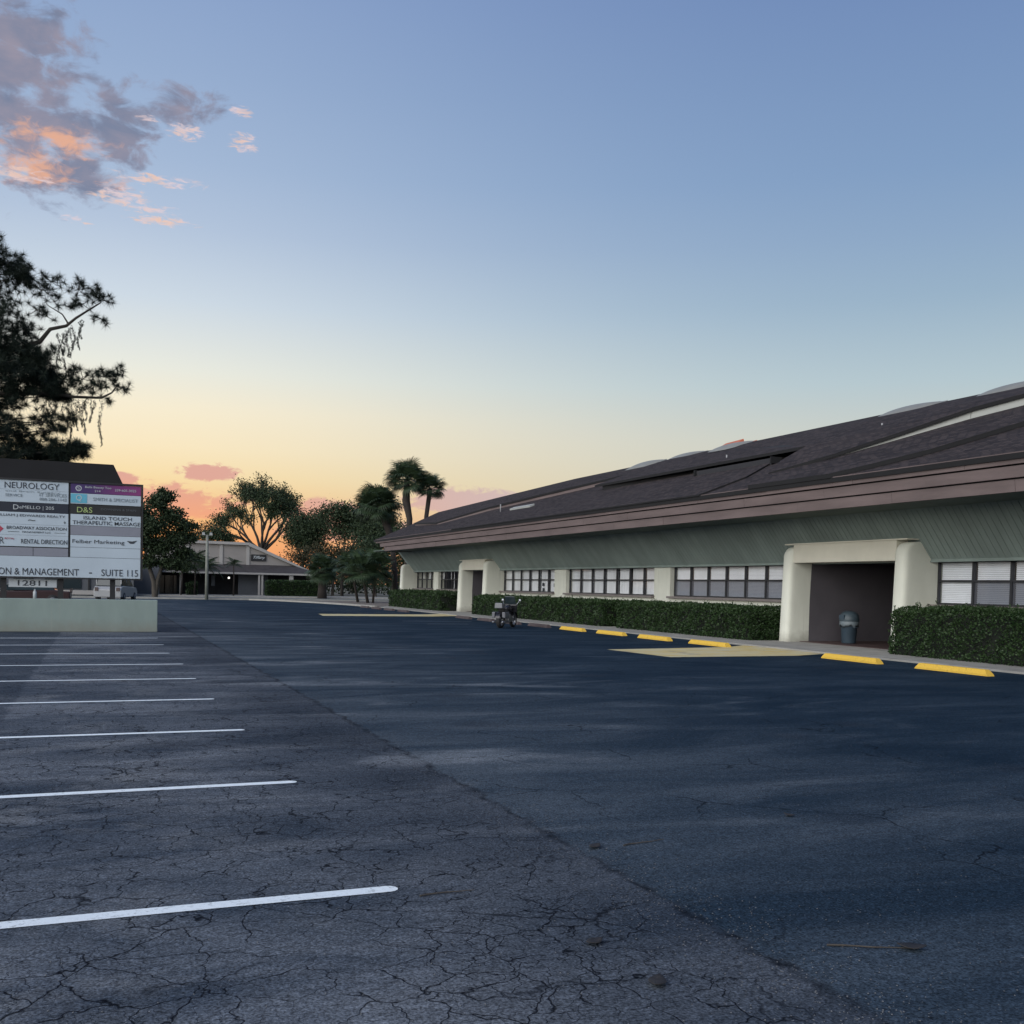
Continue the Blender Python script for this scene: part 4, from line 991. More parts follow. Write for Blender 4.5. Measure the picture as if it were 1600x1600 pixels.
# pine with hanging moss behind the sign
def pine():
    root = thing('pine_tree', 'tall dark pine with needle tufts and hanging moss rising behind the tenant sign', 'tree', (-6.8, 46, 0))
    ox, oy = -6.8, 46.0
    def W(px_, pz_, dy=0.0):   # metres along the crown plane
        return Vector((px_ - ox, dy, pz_))
    b = MB()
    b.tube([(0, 0, -.1), (.05, 0, 4), (-.05, .1, 8), (.1, 0, 12), (.0, -.1, 16), (.1, 0, 18)], [.42, .36, .30, .22, .13, .04], 12)
    tufts = []
    rs = random.Random(5)
    def limb(pts, r0=.07, r1=.02): b.tube(pts, [r0 + (r1 - r0) * i / (len(pts) - 1) for i in range(len(pts))], 6, False)
    def tuftline(a, c, n, jit=.35):
        for i in range(n):
            t = rs.random(); q = a.lerp(c, t); tufts.append((q + Vector((rs.uniform(-jit, jit), rs.uniform(-jit, jit), rs.uniform(-jit * .5, jit))), 1))
    def sprig(c, rad, n, dens=1.0):
        """a twiggy ball: tufts at the ends of twigs radiating from c"""
        for i in range(n):
            d = Vector((rs.gauss(0, 1), rs.gauss(0, 1), rs.gauss(0.25, .8))).normalized() * rad * rs.uniform(.45, 1.0)
            q = c + d; b.tube([c, c + d * .55 + Vector((0, 0, -.03)), q], [.014, .011, .007], 4, False); tufts.append((q, dens))
    # visible limb with tufts, upper
    l1 = [W(-6.8, 10.0), W(-4.5, 10.7, .3), W(-2.9, 10.8, .2), W(-2.18, 11.1), W(-1.8, 11.65), W(-1.2, 11.85), W(-.85, 12.2), W(-.35, 12.6), W(.1, 12.95)]
    limb(l1, .13, .025)
    for c, r_, n in [((-.05, 13.25), .5, 13), ((-.75, 13.35), .52, 14), ((.25, 13.05), .38, 8), ((-.6, 12.8), .42, 8), ((.1, 12.35), .38, 7), ((-1.15, 12.6), .32, 5)]: sprig(W(c[0], c[1], rs.uniform(-.2, .2)), r_, n)
    limb([W(-1.1, 11.9), W(-1.35, 12.3), W(-1.9, 12.6), W(-2.2, 13.1)], .04, .004)
    for c, r_, n in [((-1.75, 13.5), .5, 12), ((-2.1, 13.1), .45, 10), ((-1.65, 12.75), .4, 8), ((-2.3, 12.4), .45, 7), ((-1.9, 12.1), .35, 6)]: sprig(W(c[0], c[1], rs.uniform(-.3, .3)), r_, n)
    # lower limb
    l2 = [W(-6.8, 8.2), W(-4.2, 8.8, -.3), W(-2.4, 9.0, -.1), W(-1.59, 9.05), W(-.9, 9.0), W(.15, 9.05), W(.55, 9.3), W(.85, 9.75)]
    limb(l2, .12, .02)
    for c, r_, n in [((-.95, 9.85), .5, 12), ((-.55, 9.75), .42, 8), ((-1.0, 9.45), .4, 8), ((-.4, 9.35), .42, 13), ((.15, 9.45), .4, 11), ((.35, 9.9), .45, 11), ((.85, 10.05), .5, 15), ((.95, 9.55), .4, 8), ((.55, 8.95), .28, 4), ((-.1, 9.9), .3, 4)]: sprig(W(c[0], c[1], rs.uniform(-.2, .2)), r_, n)
    # dense inner mass (clumps along many limbs)
    mass = [(-4.2, 14.4, 1.0, 20), (-3.4, 14.1, .8, 18), (-2.9, 13.8, .7, 14), (-3.6, 13.9, .8, 20), (-2.75, 13.5, .55, 14), (-4.6, 13.6, 1.0, 24), (-3.9, 12.9, .8, 26), (-3.2, 12.1, .55, 10),
            (-3.6, 11.2, .9, 34), (-2.8, 11.5, .55, 16), (-4.8, 11.8, 1.1, 36), (-3.2, 10.6, .9, 60), (-2.4, 10.4, .75, 52), (-2.0, 9.9, .6, 40), (-3.6, 9.9, .9, 60), (-2.5, 9.5, .8, 56), (-1.8, 9.35, .55, 40), (-1.45, 9.1, .38, 24), (-4.6, 10.2, 1.2, 60),
            (-3.3, 8.9, .7, 44), (-4.4, 8.6, 1.1, 60), (-3.0, 7.2, .8, 46), (-3.8, 7.6, .8, 40), (-4.8, 7.0, 1.1, 50), (-2.5, 6.6, .6, 34), (-3.3, 6.3, .8, 50), (-1.5, 6.75, .42, 26), (-1.0, 6.85, .38, 26), (-.62, 6.85, .3, 18), (-2.0, 6.5, .5, 26), (-1.3, 6.45, .4, 16),
            (-2.1, 8.2, .5, 9), (-1.6, 7.9, .4, 8), (-1.1, 8.1, .3, 4), (-2.0, 7.5, .4, 8), (-1.35, 7.6, .25, 5), (-6.5, 13.5, 1.6, 50), (-7.5, 16, 1.6, 50), (-8.6, 12, 1.8, 50), (-6.6, 17.0, 1.2, 36), (-8.8, 9, 1.8, 50), (-6.2, 8, 1.5, 50)]
    for (cx, cz, r_, n) in mass:
        st = Vector((0, 0, max(4.5, cz - 1.2))); c = W(cx, cz, rs.uniform(-.6, .6))
        if cx > -7 : limb([st, st.lerp(c, .5) + Vector((0, 0, .1)), c], .05, .015)
        for i in range(int(n * 2.3)):
            d = Vector((rs.gauss(0, .5), rs.gauss(0, .75), rs.gauss(0, .42))) * r_
            q = c + d; tufts.append((q, 1.15))
            if i % 4 == 0: b.tube([c, q], [.012, .006], 4, False)
    b.build('trunk', X['bark'], root, True)
    # needles
    C = np.array([tuple(t[0]) for t in tufts]); nn = 64
    C = np.repeat(C, nn, axis=0); d = unit(len(C)); d[:, 2] += .25; d /= np.linalg.norm(d, axis=1, keepdims=True)
    Ln = rng.uniform(.20, .36, (len(C), 1)); s = np.cross(d, unit(len(C))); s /= np.linalg.norm(s, axis=1, keepdims=True)
    e = C + d * Ln; e[:, 2] -= .05 * rng.random(len(C))
    V = np.stack([C - s * .0074, C + s * .0074, e], axis=1).reshape(-1, 3)
    link('crown', npmesh('crown', V, 3, X['needle']), root)
    # hanging moss
    strands = [(-1.5, 11.55, 1.3), (-1.35, 11.6, .8), (-1.25, 11.7, 1.75), (-1.15, 11.75, 1.0), (-1.0, 11.85, 1.1), (-.92, 11.95, .9), (-.72, 12.15, 1.05), (-.66, 12.2, .7),
               (-1.05, 8.95, 1.75), (-.95, 8.9, 1.2), (-.85, 8.95, 1.0), (-.75, 8.95, 1.15), (-.62, 8.95, 1.0), (-.52, 8.98, 1.3), (-.45, 9.0, .8), (-.25, 9.0, .85), (-.15, 9.0, .5), (.12, 9.0, 1.7), (-1.3, 8.9, .7), (-1.6, 8.9, .6), (-2.0, 8.9, .8), (-1.75, 9.0, 1.0)]
    PP = []
    for (sx1, sz, ln) in strands:
        ln *= 1.12; m_ = int(ln * 150); t = rng.random(m_) ** .85; wv = .05 * np.sin(t * 7 + sx1 * 9)
        PP.append(np.c_[sx1 - ox + wv + rng.normal(0, .035, m_) * (1.15 - t), rng.normal(0, .04, m_), sz - t * ln])
    PP = np.concatenate(PP); link('hanging_moss', npmesh('moss', leaves(PP, .085, .34, 1.4), 4, X['moss']), root)
    return root
pine()

# big dark tree left, across the street
blobtree('street_tree', 'dense dark round tree just right of the tenant sign', 4.75, 94.5,
    [(-2.0, 0, 7.4, 1.6, 2.0, 1.1), (.2, 0, 8.3, 1.0, 1.4, .9), (1.0, .2, 8.9, .75, .9, .55), (1.3, 0, 7.2, 1.1, 1.5, .8), (-.4, 0, 6.3, 1.7, 2.2, 1.1), (2.3, 0, 6.3, 1.0, 1.2, .7), (1.6, 0, 5.2, 1.3, 1.6, .8), (2.9, .2, 5.3, .7, .9, .45), (-1.4, 0, 5.0, 1.4, 1.6, .9), (.3, 0, 4.4, 1.4, 1.5, .8), (2.3, 0, 4.0, 1.0, 1.2, .6), (-2.8, 0, 6.0, 1.2, 1.5, 1.0), (1.2, 0, 3.1, 1.2, 1.4, .6), (2.4, 0, 2.7, .8, 1.0, .4), (-.6, 0, 3.2, 1.0, 1.2, .6), (.5, 0, 9.3, .4, .5, .3), (3.2, 0, 6.4, .4, .5, .25)],
    30000, .22, 'leaf', [([(0, 0, 0), (-.1, 0, 1.4), (-.6, 0, 3), (-1.2, 0, 6)], [.26, .20, .15, .08]), ([(0, 0, 0), (.2, 0, 1.5), (.7, 0, 3.2), (1.2, 0, 6.5)], [.22, .18, .13, .06])])
# sparse spreading oak behind the beige building
def oak():
    root = thing('oak_tree', 'wide sparse oak with forked bare limbs behind the beige building', 'tree', (21.9, 150, 0))
    b = MB(); rs = random.Random(3)
    tw = []
    def grow(p, d, ln, r, lv):
        pts = [p]; q = p.copy(); dd = d.copy()
        for i in range(4):
            dd = (dd + Vector((rs.uniform(-.2, .2), rs.uniform(-.2, .2), rs.uniform(-.05, .12)))).normalized(); q = q + dd * ln / 4; pts.append(q.copy())
        b.tube(pts, [max(.035, r * (1 - .45 * i / 4)) for i in range(5)], 5, False)
        if lv >= 4: tw.append(q.copy()); tw.append(pts[2]); return
        for j in range(3 if lv < 3 else 3):
            a = rs.uniform(0, 6.28); t = rs.uniform(.4, .9)
            nd = (dd + Vector((math.cos(a) * t * 1.2, math.sin(a) * t, rs.uniform(-.15, .3)))).normalized()
            grow(pts[-1] if j else pts[3], nd, ln * rs.uniform(.58, .8), r * .55, lv + 1)
    b.tube([(0, 0, 0), (0, 0, 6.0)], [.5, .4], 10, False)
    for d in [(-.35, 0, 1), (.15, .1, 1), (.75, 0, .9), (-.9, .2, .7), (1.1, 0, .55), (-.1, -.3, 1), (-1.2, 0, .4), (.5, .1, 1)]:
        grow(Vector((0, 0, 5.6)), Vector(d).normalized(), 3.6, .26, 1)
    mz = max(v[2] for v in b.v); mx_ = sorted(abs(v[0]) for v in b.v)[int(len(b.v) * .995)]
    fx = lambda v: (v[0] * 6.6 / mx_, v[1], v[2] if v[2] < 5 else 5 + (v[2] - 5) * 11.9 / (mz - 5))
    b.v = [fx(v) for v in b.v]; tw = [Vector(fx(v)) for v in tw]
    b.build('trunk', X['bark'], root, True)
    T = np.array([tuple(t) for t in tw])
    # the crown is denser in three lobes and thin at its rim
    lob = np.array([(-3.6, 10.2, 2.1), (3.4, 10.4, 2.4), (-.3, 13.2, 2.4), (4.8, 9.0, 1.7), (-1.2, 8.8, 1.6), (.6, 11, 1.6)])
    wts = np.array([sum(math.exp(-((t[0] - l[0]) ** 2 + (t[2] - l[1]) ** 2) / l[2] ** 2) for l in lob) + .22 for t in T]); wts /= wts.sum()
    n = 21000; idx = rng.choice(len(T), n, p=wts)
    P = T[idx] + rng.normal(size=(n, 3)) * [.45, .5, .28]
    link('crown', npmesh('crown', leaves(P, .25, .6, .1), 4, X['leaf']), root)
    return root
oak()
tree('small_tree', 'thin yellowish tree above the flat parapet of the beige building', 12.5, 142, 8.9, .8, 2600, .26, 'leaf2', .14, 4, 2, 4, .6)
blobtree('round_tree', 'small dense round tree peeking over the beige parapet', 14.6, 138, [(0, 0, 7.6, 1.7, 1.6, 1.1), (-1.2, 0, 7.2, 1.0, 1, .8), (1.3, 0, 7.0, 1.1, 1, .8)], 3200, .24, 'leaf', [([(0, 0, 0), (0, 0, 7)], [.2, .1])])
tree('backlit_tree', 'loose backlit tree in the glow right of the oak', 26.2, 140, 11.2, .9, 15000, .27, 'leaf', .22, 4, 3, 21, .85, 'loose trees against the glow')
tree('backlit_tree', 'loose backlit tree between the glow and the palms, taller of the pair', 29.6, 132, 12.0, .8, 14000, .27, 'leaf', .22, 4, 3, 33, .8, 'loose trees against the glow')
tree('backlit_tree', 'broad leafy tree right behind the leftmost sabal palm', 32.0, 124, 12.6, .8, 14000, .26, 'leaf', .22, 4, 3, 8, .75, 'loose trees against the glow')
blobtree('low_tree', 'low bushy olive tree at the right end of the beige building', 23.5, 128, [(0, 0, 4.6, 2.4, 2, 1.6), (2.6, 0, 5.2, 2.2, 2, 1.8), (5.2, 0, 4.6, 2.4, 2, 2.0), (2, 0, 2.6, 3.5, 2, 1.6)], 8000, .24, 'leaf2', [([(1, 0, 0), (1.2, 0, 4)], [.2, .12]), ([(4, 0, 0), (4.2, 0, 4)], [.2, .12])])
blobtree('low_tree', 'dark spreading tree filling the gap under the office eave', 32.5, 118, [(0, 0, 4.5, 3.0, 2, 2.2), (3.5, 0, 4.0, 3.2, 2, 2.4), (-2.8, 0, 5.8, 2.2, 2, 1.8), (1, 0, 7.2, 2.4, 2, 1.8), (6.5, 0, 4.0, 3, 2, 2.4), (2, 0, 2, 5.5, 2, 1.5)], 15000, .24, 'leaf', [([(0, 0, 0), (.2, 0, 4)], [.25, .14])])
for nm, x_, y_, bl, nl in [('dark bushy undergrowth beyond the street, under the backlit trees', 30, 136, [(-8, 0, 1.6, 3.5, 2, 1.8), (-3, 0, 1.8, 3.5, 2, 2.0), (2, 0, 1.5, 3.5, 2, 1.9), (7, 0, 1.9, 3.5, 2, 2.2), (12, 0, 1.7, 3.5, 2, 2.2), (17, 0, 2.0, 3.5, 2, 2.4)], 9000),
    ('dark bushy undergrowth behind the left side of the grey building', -6, 140, [(-12, 0, 1.8, 4, 2, 2.2), (-6, 0, 1.8, 4, 2, 2.2), (0, 0, 2.2, 4, 2, 2.4), (6, 0, 2, 4, 2, 2.2), (12, 0, 2, 4, 2, 2.2)], 5000)]:
    blobtree('undergrowth', nm, x_, y_, bl, nl, .34, 'leaf', None, None, 'undergrowth')
hz = [(-36, 150, 9), (-27, 165, 11), (-17, 150, 10), (-8, 170, 12), (0, 160, 8), (40, 170, 9), (52, 165, 10), (66, 175, 11), (82, 160, 10)]
for i, (x, y, h) in enumerate(hz[:4] + hz[5:]):
    blobtree('distant_tree', f'distant dark tree along the horizon, {["far left", "left", "behind the sign", "behind the grey building", "right", "farther right", "far right", "last on the right"][i]}', x, y,
             [(0, 0, h * .65, 4, 3, h * .3), (2.5, 0, h * .5, 3, 2.5, h * .28), (-2.5, 0, h * .55, 3, 2.5, h * .28), (0, 0, h * .3, 4, 2.5, h * .22)], 2600, .55, 'leaf', [([(0, 0, 0), (0, 0, h * .6)], [.4, .2])], 'distant trees')

# ------------------------------------------------------------------ palms
def fan_frond_mesh(nb=26, rad=.95, pet=1.0, name='frond', drop=.35):
    """costapalmate fan: petiole along +x, blades radiating and drooping"""
    V = []; F = []
    def quad(a, b_, c_, d): i = len(V); V.extend([a, b_, c_, d]); F.append((i, i + 1, i + 2, i + 3))
    for sg in (-1, 1):
        quad((0, -.02, 0), (0, .02, 0), (pet, .012, -.02), (pet, -.012, -.02)); break
    quad((0, 0, .02), (0, 0, -.02), (pet, 0, -.035), (pet, 0, 0))
    for i in range(nb):
        a = R(-135 + 270 * i / (nb - 1)); ln = rad * (1 - .25 * abs(a) / R(135)) * random.uniform(.88, 1.08)
        d = Vector((math.cos(a), math.sin(a), .05)); s = Vector((-math.sin(a), math.cos(a), 0))
        o0 = Vector((pet, 0, -.02)); w_ = .042
        m1 = o0 + d * ln * .55; m2 = o0 + d * ln * .85 + Vector((0, 0, -drop * .25)); e = o0 + d * ln + Vector((0, 0, -drop * .7))
        i0 = len(V); V.extend([tuple(o0), tuple(m1 + s * w_), tuple(m1 - s * w_), tuple(m2 + s * w_ * .6), tuple(m2 - s * w_ * .6), tuple(e)])
        F.extend([(i0, i0 + 2, i0 + 1), (i0 + 1, i0 + 2, i0 + 4, i0 + 3), (i0 + 3, i0 + 4, i0 + 5)])
    me = bpy.data.meshes.new(name); me.from_pydata([tuple(v) for v in V], [], F); me.update(); me.materials.append(X['frond']); return me
def pinnate_mesh(ln=1.6, name='pinnate_frond'):
    V = []; F = []; n = 18; prev = None
    for i in range(n):
        t = i / (n - 1); p_ = Vector((ln * t * (1 - .12 * t), 0, .55 * ln * t - .95 * ln * t * t))
        if prev is not None:
            i0 = len(V); V.extend([tuple(prev + Vector((0, .012, 0))), tuple(prev - Vector((0, .012, 0))), tuple(p_ - Vector((0, .01, 0))), tuple(p_ + Vector((0, .01, 0)))]); F.append((i0, i0 + 1, i0 + 2, i0 + 3))
        if i > 2:
            l2 = ln * .33 * math.sin(math.pi * min(1, t * .85 + .12))
            for sg in (-1, 1):
                i0 = len(V); e = p_ + Vector((l2 * .4, sg * l2, -l2 * .5)); V.extend([tuple(p_ - Vector((.025, 0, 0))), tuple(p_ + Vector((.03, 0, 0))), tuple(e)]); F.append((i0, i0 + 1, i0 + 2))
        prev = p_
    me = bpy.data.meshes.new(name); me.from_pydata(V, [], F); me.update(); me.materials.append(X['frond']); return me
fans = [fan_frond_mesh(drop=d) for d in (.2, .45, .7)]
def palm(name, label, x, y, pts, rads, nf, scale, group, meshes=fans, emin=-40, emax=75, boots=True):
    root = thing(name, label, 'palm', (x, y, 0), 0, group)
    b = MB(); b.tube(pts, rads, 10); top = Vector(pts[-1])
    b.build('trunk', X['palmbark'], root, True)
    for i in range(nf):
        e = R(emin + (emax - emin) * ((i + .5) / nf)); a = i * 2.39996 + random.uniform(-.2, .2)
        o = link('frond', meshes[i % len(meshes)], root)
        o.location = top; o.rotation_euler = (random.uniform(-.5, .5), -e, a)
        s = scale * random.uniform(.85, 1.12); o.scale = (s, s, s)
    return root
PG = 'sabal palms behind the office building'
palm('sabal_palm', 'tallest of the sabal palms behind the building end, thick curved trunk', 28.9, 100, [(0, 0, 0), (.2, 0, 5), (.3, 0, 8.2), (-.1, 0, 10), (.0, 0, 12.0)], [.30, .28, .30, .40, .26], 46, 1.28, PG, emin=-35)
palm('sabal_palm', 'slimmer sabal palm immediately right of the tallest one', 31.5, 100, [(-.6, 0, 0), (-.6, 0, 5), (-.55, 0, 8.5), (-.2, 0, 11.3)], [.22, .20, .22, .24], 36, 1.0, PG, emin=-35)
palm('sabal_palm', 'leaning sabal palm with its trunk in view left of the building end', 23.1, 82.8, [(0, 0, 0), (-.1, 0, 2.5), (-.35, 0, 4.6), (-.75, 0, 6.2), (-1.6, 0, 8.0)], [.24, .22, .22, .30, .22], 60, 1.15, PG, emin=-45)
palm('fan_palm', 'stout round fan palm with a thick short trunk on the verge', 21.5, 105.0, [(0, 0, 0), (0, 0, 1.2), (0, 0, 2.9)], [.50, .42, .40], 64, 1.02, 'low palms beyond the lot', emin=-50)
palm('clump_palm', 'low fan palm of the clump, left stem', 20.0, 81.2, [(.35, 0, 0), (.1, 0, 1.2), (-.2, 0, 2.6)], [.13, .11, .12], 36, .95, 'clumped low palms in the mulch bed', emin=-45)
palm('clump_palm', 'low fan palm of the clump, right stem', 20.9, 81.6, [(-.05, 0, 0), (.05, 0, 1.3), (.15, 0, 2.9)], [.10, .09, .11], 36, .95, 'clumped low palms in the mulch bed', emin=-45)
palm('clump_palm', 'low fan palm of the clump, farther back between the stems', 19.6, 84.0, [(.6, 0, 0), (.3, 0, 1.5), (.1, 0, 2.9)], [.12, .1, .11], 30, .95, 'clumped low palms in the mulch bed', emin=-45)
pin = [pinnate_mesh(1.5), pinnate_mesh(1.25)]
PP_ = 'small feather palms by the beige building'
palm('feather_palm', 'single slim feather palm before the beige wall', 13.5, 112, [(0, 0, 0), (.03, 0, 2), (-.03, 0, 3.2)], [.09, .07, .06], 16, .85, PP_, pin, 0, 80)
for i, (x, y, h, s) in enumerate([(8.2, 112, 3.2, 1.5), (9.6, 113, 3.3, 1.6), (10.7, 111.5, 2.8, 1.3)]):
    palm('feather_palm', f'bushy feather palm at the porch, {["leftmost", "middle", "right"][i]} of the three', x, y, [(0, 0, 0), (.1, 0, h * .6), (0, 0, h)], [.10, .08, .07], 22, s, PP_, pin, -10, 80)

# ------------------------------------------------------------------ beige building across the street
BY = 120.0
G = thing('beige_building', 'beige office building across the street with sloped parapet and grey mansard eave', 'building', (0, 0, 0))
def prismY(poly, y0, y1): return MB().hexa([(x, y0, z) for x, z in poly], [(x, y1, z) for x, z in poly])
prismY([(5.5, 3.3), (22.3, 3.0), (16.2, 5.75), (7.6, 5.9), (5.5, 5.9)], BY, BY + 12).build('wall', X['beige'], G)
prismY([(16.05, 5.62), (22.9, 2.85), (22.9, 3.05), (16.15, 6.0)], BY - .35, BY + 12).build('sloped_coping', X['beigetrim'], G)
prismY([(5.4, 5.80), (16.12, 5.70), (16.12, 6.0), (5.4, 6.1)], BY - .36, BY + .2).build('coping', X['beigetrim'], G)
for x in (9.4, 13.05, 16.0): MB().box(x - .18, x + .18, BY - .12, BY + .02, 3.3, 5.75).build('wall_rib', X['beigetrim'], G)
MB().hexa([(3.2, BY - 2.2, 2.55), (24.2, BY - 2.2, 2.50), (24.2, BY + 1, 2.50), (3.2, BY + 1, 2.55)], [(5.6, BY - .05, 3.5), (21.3, BY - .05, 3.5), (21.3, BY + 1, 3.5), (5.6, BY + 1, 3.5)]).build('mansard_roof', X['mansard'], G)
MB().box(3.1, 24.3, BY - 2.3, BY - 2.2, 2.38, 2.58).build('eave_board', X['beigetrim'], G)
MB().box(4.5, 23, BY + 1, BY + 1.2, 0, 2.6).build('recess_wall', X['dark'], G)
MB().box(14.9, 18.2, BY - .6, BY - .4, .05, 2.45).build('wall_panel', X['graywall'], G)
for i in range(4): MB().box(5.3 + i * .9, 6.1 + i * .9, BY + .3, BY + .4, .1, 2.1).build('window', X['glassdark'], G)
for x, s_ in [(8.6, .14), (17.0, .10), (17.35, .10), (20.6, .22)]: MB().box(x - s_, x + s_, BY - 2.15, BY - 2.15 + 2 * s_, 0.05, 2.4).build('column', X['beigetrim'], G)
MB().box(12.0, 12.4, BY - .2, BY - .1, 1.0, 2.2).build('notice_board', X['graywall'], G)
prismY([(5.7, 2.62), (9.9, 2.62), (7.6, 3.5)], BY - 3.4, BY - 2.2).build('porch_gable', X['mansard'], G)
prismY([(5.6, 2.42), (10.0, 2.42), (10.0, 2.60), (5.6, 2.60)], BY - 3.5, BY - 2.32).build('porch_beam', X['beigetrim'], G)
MB().box(-2.5, 6.2, BY - 5, BY + 4, 0, 3.4).build('side_wing', X['graywall'], G)
lp = MB().lathe([(0, -.12), (.09, -.08), (.12, 0), (.09, .08), (0, .12)], 12, (13.75, BY - 1.6, 1.95)).build('wall_lamp', X['lamp'], G, True)
sg_ = MB().box(16.35, 18.05, BY - .12, BY - .02, 3.95, 4.68).build('wall_sign', X['black'], G)
t1 = text('Tiffany', sg_, 16.5, 17.85, 4.12, 4.52, 'inkw', .006); 
bpy.context.view_layer.update(); bb = t1.bound_box; w0, w1 = min(c[0] for c in bb), max(c[0] for c in bb); h0, h1 = min(c[1] for c in bb), max(c[1] for c in bb)
s1, s2 = 1.35 / (w1 - w0), .42 / (h1 - h0); t1.rotation_euler = (R(90), 0, 0); t1.scale = (s1, s2, 1); t1.location = (16.5 - w0 * s1, BY - .13, 4.10 - h0 * s2); t1.data.shear = .4
r_ = hedge('shrub_row', 17.4, 23.2, 114.6, 116.0, 1.65, 5000, 'low green shrub row in front of the beige building', .16)
r_['group'] = 'shrubs across the street'
r_ = hedge('shrub_row', 8.9, 10.0, 113.2, 114.2, 1.3, 900, 'small shrub beside the porch of the beige building', .14)
r_['group'] = 'shrubs across the street'
# grey building behind the sign
H = thing('grey_building', 'grey low building with dark windows seen between the sign posts', 'building', (0, 0, 0))
MB().box(-14, 3.3, 104, 114, 0, 3.2).build('wall', X['graywall'], H)
MB().box(-14.3, 3.6, 103.6, 114.3, 3.2, 3.5).build('roof_edge', X['mansard'], H)
for x in (-12, -9.5, -7, -4.4, -2.9): MB().box(x, x + 1.6, 103.9, 104.02, .6, 2.6).build('window', X['glassdark'], H)
MB().box(-.7, -.55, 103.85, 104.02, .4, 2.7).build('downpipe', X['black'], H)
MB().box(-11.8, .5, 103.6, 103.98, .05, .45).build('planter_ledge', X['beigetrim'], H)

# light pole
lpz = thing('light_pole', 'weathered light pole with two small lamp heads on the verge', 'light pole', (8.54, 88.9, 0))
MB().tube([(0, 0, 0), (0, 0, 5.4)], [.15, .11], 10).build('pole', X['pole'], lpz, True)
MB().tube([(-.4, 0, 5.35), (.4, 0, 5.35)], .035, 6).build('crossarm', X['pole'], lpz)
for s in (-1, 1): MB().hexa([(s * .30 - .12, -.16, 5.36), (s * .30 + .12, -.16, 5.36), (s * .30 + .12, .12, 5.36), (s * .30 - .12, .12, 5.36)], [(s * .30 - .09, -.1, 5.56), (s * .30 + .09, -.1, 5.56), (s * .30 + .09, .12, 5.60), (s * .30 - .09, .12, 5.60)]).build('lamp_head', X['flash'], lpz)

# ------------------------------------------------------------------ vehicles glimpsed through the sign posts
def car(label, loc, rz_, paint, suv=False):
    c = thing('parked_car', label, 'car', loc, rz_, 'parked cars behind the sign')
    h = 1.75 if suv else 1.42
    prof = [(-2.3, .32), (-2.32, .85), (-2.1, h * .60), (-1.55, h * .64), (2.0, h * .56), (2.3, .75), (2.32, .35)]
    cab = [(-2.0 if suv else -1.6, h * .62), (-1.75 if suv else -1.15, h), (.55, h), (1.25, h * .60)]
    b = MB(); b.hexa([(x, -.9, z) for x, z in prof], [(x, .9, z) for x, z in prof]); b.build('body', X[paint], c, False, .06)
    MB().hexa([(x, -.78 if z > h * .7 else -.86, z) for x, z in cab], [(x, .78 if z > h * .7 else .86, z) for x, z in cab]).build('cabin', X['glassdark'], c, False, .04)
    MB().box(cab[1][0] - .02, .58, -.76, .76, h - .02, h + .03).build('roof', X[paint], c, False, .02)
    for x in (cab[0][0] + .1, -.5, .62): 
        for s in (-1, 1): MB().box(x - .04, x + .04, s * .80 - .03, s * .80 + .03, h * .62, h).build('pillar', X[paint], c)
    for x in (-1.45, 1.45):
        for s in (-1, 1):
            w_ = MB().lathe([(0, -.11), (.30, -.11), (.33, -.07), (.33, .07), (.30, .11), (0, .11)], 18, (x, s * .82, .33), 'y').build('wheel', X['tyre'], c, True)
            MB().lathe([(0, -.125), (.19, -.12), (.19, .12), (0, .125)], 14, (x, s * .82, .33), 'y').build('rim', X['silver'], w_, True)
    for s in (-1, 1):
        MB().box(2.28, 2.335, s * .62 - .17, s * .62 + .17, .62, .78).build('headlight', X['chrome'], c)
        MB().box(-2.345, -2.30, s * .70 - .12, s * .70 + .12, .75, 1.0).build('tail_light', X['vdark'], c)
    return c
car('white sport utility vehicle parked behind the right post of the tenant sign', (1.3, 77, 0), R(75), 'vwhite', True)
car('dark maroon sedan parked behind the 12811 plate of the sign', (-3.6, 62, 0), R(178), 'vdark')

# ------------------------------------------------------------------ litter on the asphalt
def leafbit(x, y, s, rz_, label, curl=.35):
    V = []; F = []; n = 6
    for i in range(n + 1):
        t = i / n; wd = s * .32 * math.sin(math.pi * min(.98, max(.02, t)))
        z = .006 + curl * s * (t - .5) ** 2 * 1.6
        V += [(s * (t - .5), -wd, z + .25 * wd), (s * (t - .5), 0, z), (s * (t - .5), wd, z + .3 * wd)]
    for i in range(n):
        a = 3 * i; F += [(a, a + 3, a + 4, a + 1), (a + 1, a + 4, a + 5, a + 2)]
    m_ = MB(); m_.v = V; m_.f = F; o = m_.build('fallen_leaf', X['leafdry'], None, True, 0)
    md = o.modifiers.new('s', 'SOLIDIFY'); md.thickness = .003
    o.location = (x, y, 0); o.rotation_euler = (0, 0, rz_); tag(o, label, 'leaf', 'fallen leaves on the asphalt')
leafbit(2.09, 4.09, .10, .3, 'curled dry leaf on cracked asphalt, just left of the seam'); leafbit(2.12, 3.58, .12, .9, 'curled dry leaf nearest the bottom of the frame')
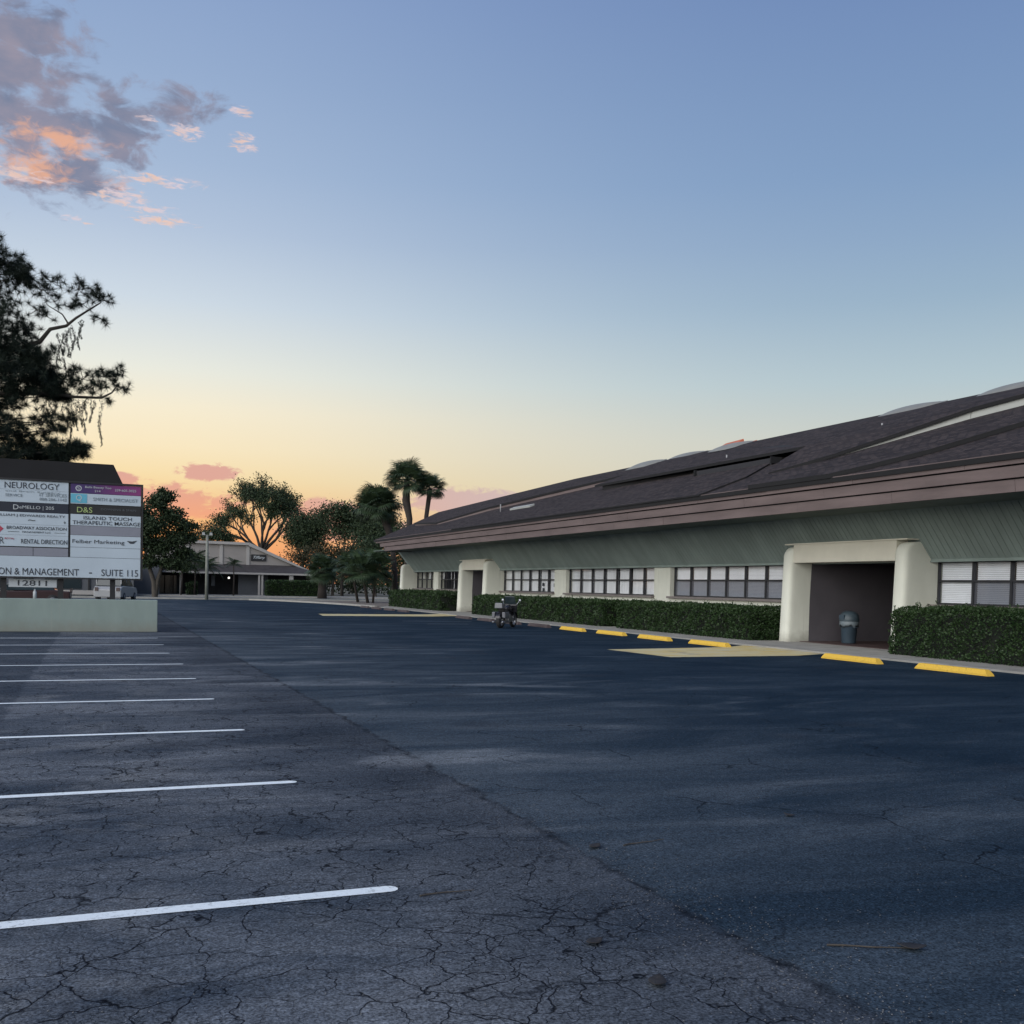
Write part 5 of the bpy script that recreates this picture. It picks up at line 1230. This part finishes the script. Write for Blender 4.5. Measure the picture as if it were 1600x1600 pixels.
leafbit(4.6, 6.0, .09, 1.9, 'dry leaf on the smooth dark asphalt'); leafbit(2.86, 5.62, .11, .5, 'dry leaf lying on the asphalt seam')
leafbit(3.42, 3.56, .13, 2.6, 'dry leaf at the end of a fallen twig')
def twig(x, y, ln, a, label):
    p_ = [Vector((0, 0, .008))]
    for i in range(6): p_.append(p_[-1] + Vector((math.cos(a + random.uniform(-.25, .25)), math.sin(a + random.uniform(-.25, .25)), 0)) * ln / 6)
    o = MB().tube(p_, [.005, .005, .004, .004, .003, .003, .002], 5).build('fallen_twig', X['bark']); o.location = (x, y, 0); tag(o, label, 'twig', 'fallen twigs on the asphalt')
twig(3.08, 3.72, .38, -.35, 'thin curved twig on the dark asphalt, lower right'); twig(3.05, 5.6, .34, .2, 'thin twig lying just right of the seam'); twig(4.35, 3.6, .4, -.6, 'short twig near the right bottom corner'); twig(1.55, 5.0, .3, .1, 'thin twig left of the seam on cracked asphalt')

# loose grit on the old asphalt, thickest along the seam
ng = 5200; gx = np.where(rng.random(ng) < .45, 2.74 + rng.normal(0, .22, ng), rng.uniform(-4, 8, ng)); gy = 2.6 + rng.random(ng) ** 1.6 * 12
r_ = rng.uniform(.0018, .0055, ng)[:, None]; ct = np.c_[gx, gy, np.full(ng, .001)]
ax = np.array([[1, 0, .35], [0, 1, .3], [-1, 0, .35], [0, -1, .3]]); tp = np.array([0, 0, 1.])
tri = []
for q in range(4):
    tri.append(np.stack([ct + ax[q] * r_, ct + ax[(q + 1) % 4] * r_, ct + tp * r_ * 1.1], axis=1))
tri = np.concatenate(tri)
X['grit'] = mat('loose grit', (0.09, 0.095, 0.105), 0.9, 0.6, 90)
tag(link('gravel', npmesh('gravel', tri.reshape(-1, 3), 3, X['grit'])), kind='stuff')

# lettering becomes plain mesh
bpy.context.view_layer.update(); dg = bpy.context.evaluated_depsgraph_get()
for o in [o for o in COL.objects if o.type == 'FONT']:
    me = bpy.data.meshes.new_from_object(o.evaluated_get(dg)); n = link('lettering', me, o.parent)
    n.location = o.location; n.rotation_euler = o.rotation_euler; n.scale = o.scale
    bpy.data.objects.remove(o)
